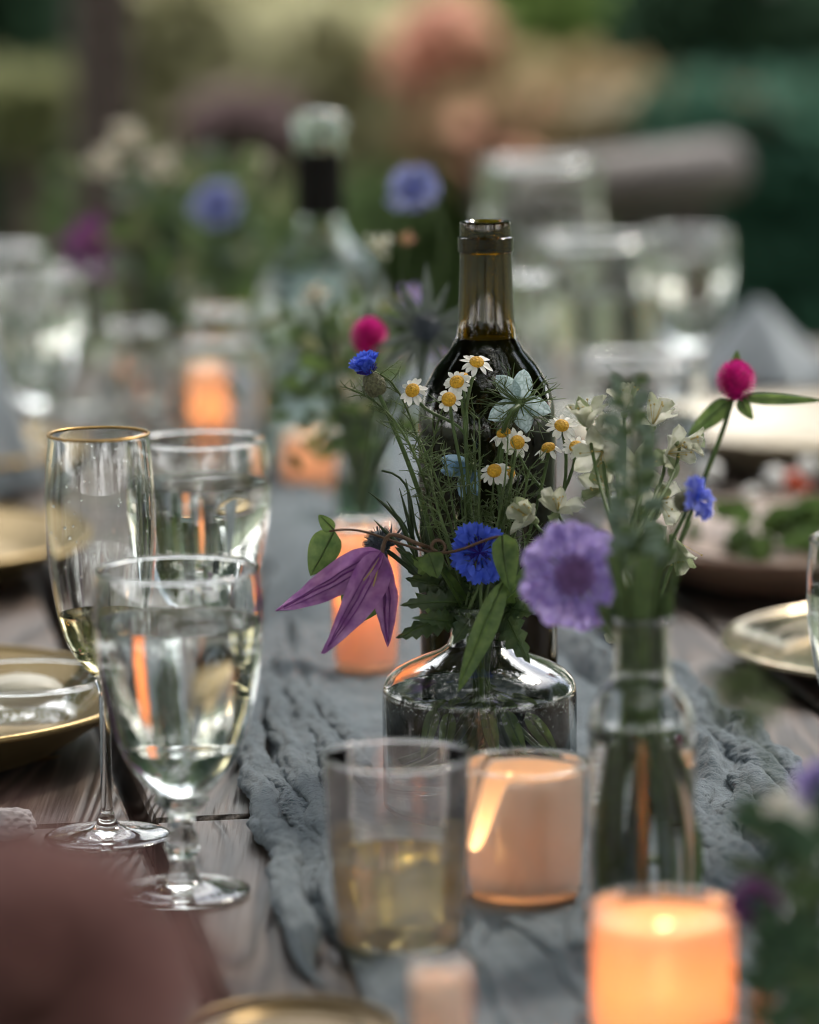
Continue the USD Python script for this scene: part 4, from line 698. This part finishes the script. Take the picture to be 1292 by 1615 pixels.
for k in range(16):
    a = k * 2.4; r0 = 34 * (((k * .618) % 1) ** .5); r1 = 66 * (((k * .381) % 1) ** .5)
    m.add(tube(spline([V2 + [r1 * s * math.cos(a + .6), r1 * s * math.sin(a + .6), (14 + 40 * ((k * .77) % 1)) * s], V2 + [min(r1, 60) * 1.05 * s * math.cos(a + .4), min(r1, 60) * s * math.sin(a + .4), 250 * s], V2 + [r0 * s * math.cos(a), r0 * s * math.sin(a), 420 * s], V2 + [r0 * 1.2 * s * math.cos(a), r0 * s * math.sin(a), 510 * s], V2 + [r0 * 2.2 * s * math.cos(a), r0 * s * math.sin(a), 620 * s]], 20), .0023, .0016, 6))
ls.part('stems', m, STEM, smooth=True)
for k, (p0, p1, W) in enumerate([((1000, 1000), (975, 1090), 50), ((1030, 1000), (1040, 1100), 46), ((1015, 930), (1045, 1010), 60), ((1000, 920), (985, 1010), 56), ((1020, 900), (1075, 860), 40), ((985, 1000), (940, 950), 36), ((1030, 1000), (1060, 930), 40), ((1000, 1120), (975, 1250), 34), ((1030, 1120), (1050, 1260), 30)]): leaf(ls, 'leaf', p0, p1, W, 1.84, LEAF_DARK, seed=k + 400, bend=.4, curl=.3 * (-1) ** k)

# lower right posy
ps = Thing('dark_foliage_posy', 'out-of-focus dark leafy stems filling the lower right corner', 'foliage', V3); r_ = np.random.default_rng(18); m = MB()
for k in range(14):
    e = P(r_.uniform(1140, 1330), r_.uniform(1230, 1420), 1.58 + r_.uniform(-.05, .1)); m.add(tube(spline([V3 + [r_.uniform(-.02, .02), r_.uniform(-.02, .02), .01], V3 + [0, 0, 240 * V3S], e], 14), .0016, .0009, 5))
ps.part('stems', m, STEM_DARK, smooth=True)
for k in range(80):
    x0, y0 = r_.uniform(1195, 1320), r_.uniform(1280, 1650); a = r_.uniform(0, 6.28); L = r_.uniform(55, 110)
    leaf(ps, 'leaf', (x0, y0), (x0 + L * math.cos(a), y0 - abs(L * math.sin(a)) * .6), r_.uniform(26, 44), 1.58 + r_.uniform(-.06, .08), GREENS['deep'] if k % 5 else LEAF_DARK, seed=500 + k, bend=r_.uniform(-.6, .6), curl=r_.uniform(-1, 1))
for k, (px, py, lab) in enumerate([(1190, 1430, 'dark violet flower beside the glowing candle, lower right'), (1292, 1240, 'violet flower at the right edge above the dark leaves')]):
    cornflower(lab, px, py, facing(-.2, .5, .8), 1.6, 46, [(px + 4, py + 8), (1250, 1520), (1285, 1640)], pet=PLUM if k == 0 else SCAB, inner=CORN_DARK, seed=30 + k)
for k, (px, py, lab) in enumerate([(1235, 1272, 'upper of the tiny white blossoms at lower right'), (1258, 1300, 'middle of the tiny white blossoms at lower right'), (1284, 1332, 'lower of the tiny white blossoms at lower right')]):
    bloom(lab, px, py, (-.3, .6, .7), 1.57, 32, [(px, py + 3), (1270, 1420), (1288, 1640)], 600 + k, npet=9, col=DAISY, openk=.3, name='white_blossom', group=None)
sg = Thing('seed_head_stem', 'blurred olive seed head leaning left in front of the runner at right', 'foliage', P(1180, 1110, 1.62)); sg.part('stem', tube(ppath([(1170, 1100), (1215, 1200), (1270, 1480)], 1.6, 14), .0009, .0012, 5), STEM, smooth=True)
m = MB(); threads(m, P(1172, 1108, 1.6), [r_.normal(size=3) for _ in range(36)], .016, .0006, r_, 3); sg.part('seed_head', m, FERN, smooth=True, kind='stuff')

# burgundy dahlia very near at lower left
o = P(40, 1550, 1.02); s = pxm(1.05); R = frame(facing(.15, .75, .6)); dh = Thing('burgundy_dahlia', 'huge out-of-focus dusty burgundy dahlia in the lower left corner', 'flower', o); r_ = np.random.default_rng(88)
for j, (el, L, W, off, n_) in enumerate([(-.1, 250, 120, 90, 14), (.2, 240, 110, 75, 14), (.5, 220, 105, 60, 12), (.8, 190, 95, 45, 11), (1.05, 165, 80, 30, 9), (1.3, 140, 70, 14, 6)]):
    for k in range(n_):
        pm = petal(L * s * r_.uniform(.9, 1.08), W * s, .75, .6, bend=r_.uniform(.0, .5), cup=.2, ruf=.06, nl=9, nw=6, seed=j * 20 + k); dh.part('petal', put(ring(pm, el + r_.uniform(-.08, .08), k * 6.283 / n_ + j * .4, off * s), R, o), DAHLIA, smooth=True)
dh.part('calyx', put(lathe([(0, -60 * s), (50 * s, -50 * s), (110 * s, -10 * s), (0, 10 * s)], n=20), R, o), STEM, smooth=True)
bq, _ = T(25, 1990); 
dv = Thing('bud_vase', 'small bud vase below the frame holding the burgundy dahlia', 'vase', (o[0], o[1] + .03, TZ)); dvb = np.array([o[0], o[1] + .03, TZ + .001])
dv.part('glass', lathe(smoothp([(0, .001), (.03, .001), (.035, .02), (.03, .05), (.014, .075), (.016, .09)], 30), dvb, 40), GLASS_GREEN_THIN, smooth=True)
dh.part('stem', tube(spline([o - R[:, 2] * 40 * s, dvb + [0, 0, .085], dvb + [.005, 0, .012]], 10), .003, .003, 8), STEM, smooth=True)

# ------------------------------------------------------------------ chargers, plates, food
def charger(label, px, py, r, matl, h=.022, name='charger_plate', cat='plate', ridges=False, z=TZ):
    b, dep = T(px, py, z + h); b[2] = z + .001; t = Thing(name, label, cat, b)
    p = [(0, .004), (r * .62, .004), (r * .68, .0), (r * .70, .001), (r * .76, .006), (r * .97, h - .004), (r, h - .001), (r * .995, h), (r * .96, h - .001), (r * .74, .010), (r * .66, .008), (0, .008)]
    if ridges: p = p[:8] + [(r * q, h - (1 - q) * .05 * (h / .022) + .0011 * math.sin(q * 220)) for q in np.linspace(.98, .74, 40)] + p[10:]
    t.part('plate', lathe(p, b, 120), matl, smooth=25); t.part('beaded_rim', torus(b + [0, 0, h], r * .995, .0022), matl, smooth=True); return b, t
charger('shiny pale gold charger plate at the right edge, catching the sky', 1490, 1012, .135, SILVERY, .016, ridges=True)
ca, _ = charger('brown charger under the salad at right', 1310, 838, .155, BROWNPLATE, .030)
charger('cream far plate at right above the salad', 1350, 665, .17, CREAM, .030)
charger('gold charger plate at left behind the flute stem', -205, 1100, .150, GOLD, .030)
charger('gold charger plate at the left edge behind the flute bowl', -190, 850, .145, GOLD, .026)
charger('far gold charger plate at the left edge', -140, 705, .14, GOLD, .022)
charger('small gold plate at the bottom edge between the dahlia and the cider tumbler', 462, 1625, .042, plain('dull_gold', (.13, .09, .04), .4, 1.0, bump=.3, scale=160), .010)
# salad
sp = Thing('salad_plate', 'brown plate of salad resting on the brown charger', 'plate', ca); sp.part('plate', lathe([(0, .010), (.07, .010), (.115, .024), (.117, .026), (.07, .014), (0, .014)], ca, 72), BROWNPLATE, smooth=25)
r_ = np.random.default_rng(25)
for k in range(44):
    a = r_.uniform(0, 6.28); q = ca + [.11 * math.sqrt(r_.uniform()) * math.cos(a) - .02, .07 * math.sin(a) * r_.uniform(), .024 + r_.uniform(0, .018)]
    pm = petal(r_.uniform(.02, .032), .02, .8, .5, bend=r_.uniform(-1, 1), cup=.3, ruf=.3, nl=9, nw=7, seed=k); single('lettuce_leaf', put(pm, frame(r_.normal(size=3) + [0, 0, 1], a), q), SALADLEAF, 'curly green lettuce leaf in the salad on the brown charger', 'lettuce leaf', 'salad leaves on the right plate', smooth=True)
for k, (px, py, lab) in enumerate([(1262, 790, 'red tomato at the right end of the salad'), (1255, 762, 'reddish tomato piece above the red tomato in the salad')]):
    q = P(px, py, 3.02); v, f_ = ball(q, .011, 3, (1, 1, .88)); single('cherry_tomato', (v, f_), TOMATO, lab, 'tomato', smooth=True)
for k, (px, py, lab) in enumerate([(1222, 755, 'white cheese crumb in the middle of the salad'), (1185, 785, 'white cheese crumb at the left of the salad'), (1275, 738, 'white cheese crumb at the back right of the salad'), (1120, 745, 'white cheese crumb at the far left end of the salad')]):
    q = P(px, py, 3.0); m = trimesh.creation.icosphere(subdivisions=2, radius=.0085); m.vertices *= 1 + .3 * (meshkit.noise(np.array(m.vertices) * 200, k)[:, None] - .5); single('cheese_crumb', (np.array(m.vertices) + q, np.array(m.faces)), WHITE, lab, 'cheese', smooth=True)
# white starter on the left charger
b, _ = T(35, 1100, TZ + .03)
gl = Thing('glass_dessert_bowl', 'low clear glass dish with pale food on the near left charger', 'bowl', b); gl.part('bowl', lathe(smoothp([(0, -.010), (.03, -.010), (.045, .002), (.05, .012)], 24), b, 48), GLASS_THIN, smooth=True); gl.part('rim', torus(b + [0, 0, .012], .05, .0012), GLASS, smooth=True)
m = trimesh.creation.icosphere(subdivisions=3, radius=.02); m.vertices *= np.array([1.2, 1, .45]) * (1 + .25 * (meshkit.fbm(np.array(m.vertices) * 90, 3, 2)[:, None] - .5)); single('pale_food', (np.array(m.vertices) + b + [0, 0, .004], np.array(m.faces)), plain('pale_cheese', (.45, .42, .34), .5), 'pale rounded food in the glass dish at left', 'food', smooth=True)
single('salad_leaf', put(petal(.05, .03, bend=.8, cup=.2, ruf=.2), frame((0, -.3, 1), 1.2), b + [-.02, .01, .012]), SALADLEAF, 'dark green leaf garnish on the pale food at left', 'leaf', smooth=True)
# napkins
def napkin(label, px, py, wpx, hpx, seed, lean=0.0):
    b, dep = T(px, py); s = pxm(dep); n = 60; k = 24; t = np.linspace(0, 1, k)[:, None]; a = np.linspace(0, 2 * np.pi, n, endpoint=False)[None, :]
    rad = wpx / 2 * s * (1 - t * .93) * (1 + .22 * np.sin(a * 5 + seed) * (1 - t)) ; x = rad * np.cos(a) + lean * t * hpx * s; y = rad * np.sin(a) * .6; z = hpx * s * t + 0 * a
    v = np.stack([x, y, z], -1).reshape(-1, 3); f_ = grid_faces(k, n, True); return single('folded_napkin', (v + b + [0, 0, .002], f_), NAPKIN, label, 'napkin', smooth=True)
napkin('pale blue-grey napkin folded to a point, far right of the jars', 1195, 605, 230, 130, 1); napkin('pale blue-grey napkin at the left edge behind the glasses', -30, 770, 190, 250, 2)
b, dep = T(10, 1318); m = trimesh.creation.icosphere(subdivisions=4, radius=1.0); m.vertices *= np.array([.015, .012, .008]) * (1 + .9 * (meshkit.fbm(np.array(m.vertices) * 2.0, 4, 9)[:, None] - .5)); single('crumpled_tissue', (np.array(m.vertices) + b + [0, 0, .006], np.array(m.faces)), plain('white_linen', (.42, .40, .42), .95), 'small crumpled white cloth at the left edge above the dahlia', 'cloth', smooth=True)
# a knife beside the near left charger
b0, _ = T(-40, 1212); b1, _ = T(95, 1203); kn = Thing('butter_knife', 'thin gold knife lying below the near left charger', 'knife', b0)
kn.part('blade', put(petal(np.linalg.norm(b1 - b0), .012, .9, .35, nl=12, nw=5, cup=-.1), np.stack([np.cross((b1 - b0) / np.linalg.norm(b1 - b0), [0, 0, 1]), (b1 - b0) / np.linalg.norm(b1 - b0), [0, 0, 1]], 1), b0 + [0, 0, .004]), GOLD, smooth=True); kn.part('handle', tube(spline([b0 + [-.09, -.004, .004], b0 + [-.04, 0, .005], b0 + [.004, 0, .0045]], 10), .005, .003, 8), GOLD, smooth=True)

# ------------------------------------------------------------------ far glassware
def jar(label, px, basey, rpx, toppy, level, name='glass_jar', cat='jar', dep_=None, neck=.86, matg=GLASS, liquid=WATER):
    b, dep = T(px, basey); s = pxm(dep); r = rpx * s; h = (basey - toppy) * s / .985; t = Thing(name, label, cat, b)
    bowl = smoothp([(0, .002), (r * .85, .002), (r * .97, .008), (r, .02), (r, h * .72), (r * .96, h * .80), (r * neck, h * .86), (r * neck, h * .98), (r * (neck + .03), h)], 60)
    ib = np.array([(max(q - .0028, 0), max(z_, .006)) for q, z_ in bowl])[::-1] if matg is GLASS else bowl[:0]; t.part('glass', lathe(np.vstack([bowl, ib]), b, 72), matg, smooth=40); t.part('rim', torus(b + [0, 0, h], bowl[-1][0] - .001, .0019), GLASS, smooth=True)
    if level: t.part('water', lathe([(0, .005)] + [(max(q - .0018, 0), max(z_, .0055)) for q, z_ in bowl[3:] if z_ < h * level] + [(0, h * level)], b, 72), liquid, smooth=40)
    return b, s, h
jar('tall clear drinking jar right of the bottle neck, with water', 937, 672, 103, 382, .72, neck=.97)
jar('wide glass at the back right with milky highlights', 853, 600, 98, 262, .55, neck=.97)
jar('wide drinking glass behind the alstroemeria with a thick bright rim', 1010, 800, 103, 566, .62, neck=.98)
jar('clear round-shouldered jug behind the back goblet at left', 352, 752, 82, 492, 0, neck=.6, name='glass_jug', cat='jug', matg=GLASS_THIN)
jar('far drinking glass at left among the bright highlights', 130, 650, 55, 425, .6, neck=.97)
jar('far drinking glass at the left edge', 22, 640, 60, 395, .6, neck=.97)
jar('short far glass between the candle and the left glasses', 215, 700, 58, 515, .55, neck=.96)
jar('clear glass right behind the bottle neck', 838, 760, 42, 440, .7, neck=.9)
for k, (px, py, lab) in enumerate([(62, 735, 'far water goblet at left beside the napkin'), (1085, 640, 'far water goblet at right behind the drinking glass')]):
    b, dep = T(px, py); copy(gob, 'water_goblet', b, lab, 'wine glass', 'water goblets', 20 * k)
# clear bottle with black neck sleeve
b, dep = T(511, 745); s = pxm(dep); cb = Thing('black_necked_bottle', 'clear glass bottle with a black sleeve on its neck and a glass top', 'bottle', b); k_ = 1.06
q = [(0, 3), (90, 3), (104, 10), (105, 240), (102, 290), (90, 335), (66, 372), (42, 400), (32, 430), (30, 530), (36, 540), (38, 560), (36, 580)]
bq = smoothp(prof_px(q, s, k_), 70); ib = np.array([(max(r - .0035, 0), max(h, .008)) for r, h in bq])[::-1]; cb.part('glass', lathe(np.vstack([bq, ib]), b, 80), GREENISH, smooth=40); cb.part('neck_sleeve', lathe(prof_px([(36, 430), (38, 434), (37, 530), (34, 534)], s, k_), b, 48), BLACK, smooth=30)
cb.part('stopper', lathe(smoothp(prof_px([(0, 560), (28, 562), (40, 570), (42, 585), (30, 600), (0, 604)], s, k_), 24), b, 48), GLASS, smooth=True)
cb.part('water', lathe([(max(r - .0025, 0), max(z_, .0065)) for r, z_ in smoothp(prof_px(q[:6], s, k_), 30)] + [(0, 336 * s / k_)], b, 72), WATER, smooth=40)

# ------------------------------------------------------------------ second and third arrangements
b, dep = T(570, 820); b[2] = OZ - .002; s = pxm(dep)
gv = Thing('green_bud_vase', 'dark green glass bud vase behind the posy, left of the bottle', 'vase', b)
gv.part('glass', lathe(smoothp(prof_px([(0, 2), (34, 2), (40, 10), (42, 60), (34, 110), (24, 140), (28, 160)], s), 40), b, 56), thin_glass('dark_green_thin', (.30, .42, .30), 2.0), smooth=True)
a2 = Thing('leafy_bunch', 'loose olive-green leafy bunch in the green bud vase', 'foliage', b); r_ = np.random.default_rng(52); m = MB(); lf = []
D2 = 2.75
for k in range(26):
    e = (r_.uniform(470, 690), r_.uniform(450, 650)); m.add(tube(ppath([(570 + r_.uniform(-12, 12), 800), (570 + (e[0] - 570) * .3, 690), e], D2 + r_.uniform(-.08, .08), 10), .0012, .0008, 5))
a2.part('stems', m, STEM_DARK, smooth=True)
for k in range(120):
    x0, y0 = r_.normal(548, 58), r_.uniform(490, 720); a = r_.uniform(0, 6.28); L = r_.uniform(26, 60); leaf(a2, 'leaf', (x0, y0), (x0 + L * math.cos(a), y0 - L * math.sin(a) * .8), r_.uniform(12, 26), D2 + r_.uniform(-.1, .12), [LEAF, LEAF_DARK, GREENS['olive'], LEAF_DARK, GREENS['mid']][k % 5], seed=700 + k, bend=r_.uniform(-.5, .5), curl=r_.uniform(-1, 1))
seaholly('spiky sea holly with long grey bracts behind the left of the bottle neck', 672, 516, facing(-.1, .35, .9), 2.42, 24, [(672, 530), (650, 620), (600, 720), (572, 810)], 8, 14, 4.2, bm=leafy('blue_grey_bract', (.10, .12, .10), .2, .3))
cornflower('pale blue cornflower high behind the bottle, upper centre', 652, 302, facing(-.2, .5, .8), 2.95, 46, [(655, 310), (690, 340), (660, 500), (580, 760)], pet=CORN_FAR, inner=CORN_PALE, seed=41)
for k, (px, py, c_, lab) in enumerate([(596, 392, ALST, 'pale blossom before the black-necked bottle, upper'), (500, 470, BEIGE, 'beige blossom low on the black-necked bottle'), (650, 470, SCAB, 'small lilac blossom left of the sea holly'), (700, 560, SCAB, 'small lilac blossom below the sea holly'), (540, 620, BEIGE, 'tan blossom above the green vase'), (640, 380, GREENS['coral'], 'tiny orange blossom left of the wine bottle top')]):
    bloom(lab, px, py, (r_.uniform(-.4, .4), .4, .8), 2.72, 14 if py == 380 else 26, [(px, py + 4), (px * .5 + 285, 650), (570, 800)], 800 + k, col=c_, openk=.6, name='small_blossom', group=None)
b, dep = T(270, 655); s = pxm(dep)
fv = Thing('far_vase', 'clear vase under the far flower arrangement at upper left', 'vase', b); fv.part('glass', lathe(smoothp(prof_px([(0, 2), (45, 2), (52, 20), (48, 90), (34, 130), (38, 150)], s), 40), b, 56), GLASS_THIN, smooth=True)
D3 = dep
a3 = Thing('far_leafy_arrangement', 'far arrangement of grey-green foliage at upper left', 'foliage', b); m = MB()
for k in range(30):
    e = (r_.uniform(150, 450), r_.uniform(230, 480)); m.add(tube(ppath([(270 + r_.uniform(-14, 14), 620), (270 + (e[0] - 270) * .35, 500), e], D3 + r_.uniform(-.08, .08), 10), .0014, .0009, 5))
a3.part('stems', m, STEM_DARK, smooth=True)
for k in range(110):
    x0, y0 = r_.normal(300, 70), r_.uniform(270, 560); a = r_.uniform(0, 6.28); L = r_.uniform(26, 60); leaf(a3, 'leaf', (x0, y0), (x0 + L * math.cos(a), y0 - L * math.sin(a)), r_.uniform(14, 30), D3 + r_.uniform(-.12, .12), [LEAF, LEAF_DARK, LEAF_TEAL, GREENS['olive']][k % 4], seed=900 + k, bend=r_.uniform(-.5, .5), curl=r_.uniform(-1, 1))
cornflower('pale blue cornflower in the far arrangement at upper left', 342, 328, facing(-.1, .4, .9), D3 - .08, 46, [(342, 336), (310, 450), (275, 600)], pet=CORN_FAR, inner=CORN_PALE, seed=43)
for k, (px, py, L, c_, lab) in enumerate([(195, 222, 34, BEIGE, 'topmost beige blossom of the far arrangement'), (165, 262, 32, BEIGE, 'left beige blossom of the far arrangement'), (258, 268, 34, BEIGE, 'beige blossom right of the topmost in the far arrangement'), (205, 310, 36, LEAF_TEAL, 'grey-green rosette under the beige blossoms'), (330, 250, 30, LEAF_TEAL, 'pale green rosette at the top of the far arrangement'), (405, 265, 30, BEIGE, 'beige blossom at the right of the far arrangement'), (300, 470, 34, ALST, 'pale blossom low in the far arrangement'), (140, 395, 60, PLUM, 'plum clematis bloom at the left of the far arrangement')]):
    bloom(lab, px, py, (r_.uniform(-.4, .4), .4, .8), D3 - .05, L, [(px, py + 4), (px * .5 + 135, 480), (270, 620)], 850 + k, npet=9 if k < 6 else 6, col=c_, openk=.5, name='far_blossom', group=None)

# ------------------------------------------------------------------ chair beyond the table
def chair(label, px, py, depth, rot, name='wooden_chair'):
    c = P(px, py, depth); h = c[2]; t = Thing(name, label, 'chair', (c[0], c[1], 0)); ca_, sa = math.cos(rot), math.sin(rot)
    def W(x, y, z): return np.array([c[0] + x * ca_ - y * sa, c[1] + x * sa + y * ca_, z])
    p = spline([W(-.25, .02, h), W(0, -.02, h + .004), W(.25, .02, h)], 14); v, f_ = tube(p, .040, .040, 14); t.part('top_rail', (v, f_), CHAIRWOOD, smooth=60)
    for x in (-.17, .17): t.part('leg', tube(spline([W(x, -.06, 0), W(x, 0, .45), W(x, .005, h)], 12), .021, .019, 10), CHAIRWOOD, smooth=True)
    for x in (-.17, .17): t.part('leg', tube([W(x, .38, 0), W(x, .36, .44)], .018, .022, 10), CHAIRWOOD, smooth=True)
    for x in (-.09, -.03, .03, .09): t.part('slat', tube(spline([W(x, .02, .47), W(x, -.02, .65), W(x, .0, h - .02)], 8), .011, .010, 8), CHAIRWOOD, smooth=True)
    q = W(0, .19, .455); t.part('seat', box(q[0], q[1], q[2], .42, .42, .03, rot, .008), CHAIRWOOD)
    for y in (.0, .36): t.part('stretcher', tube([W(-.17, y, .2), W(.17, y, .2)], .011, .011, 8), CHAIRWOOD, smooth=True)
chair('dark wooden chair with a thick rounded top rail beyond the table at right', 985, 288, 4.9, math.radians(54))
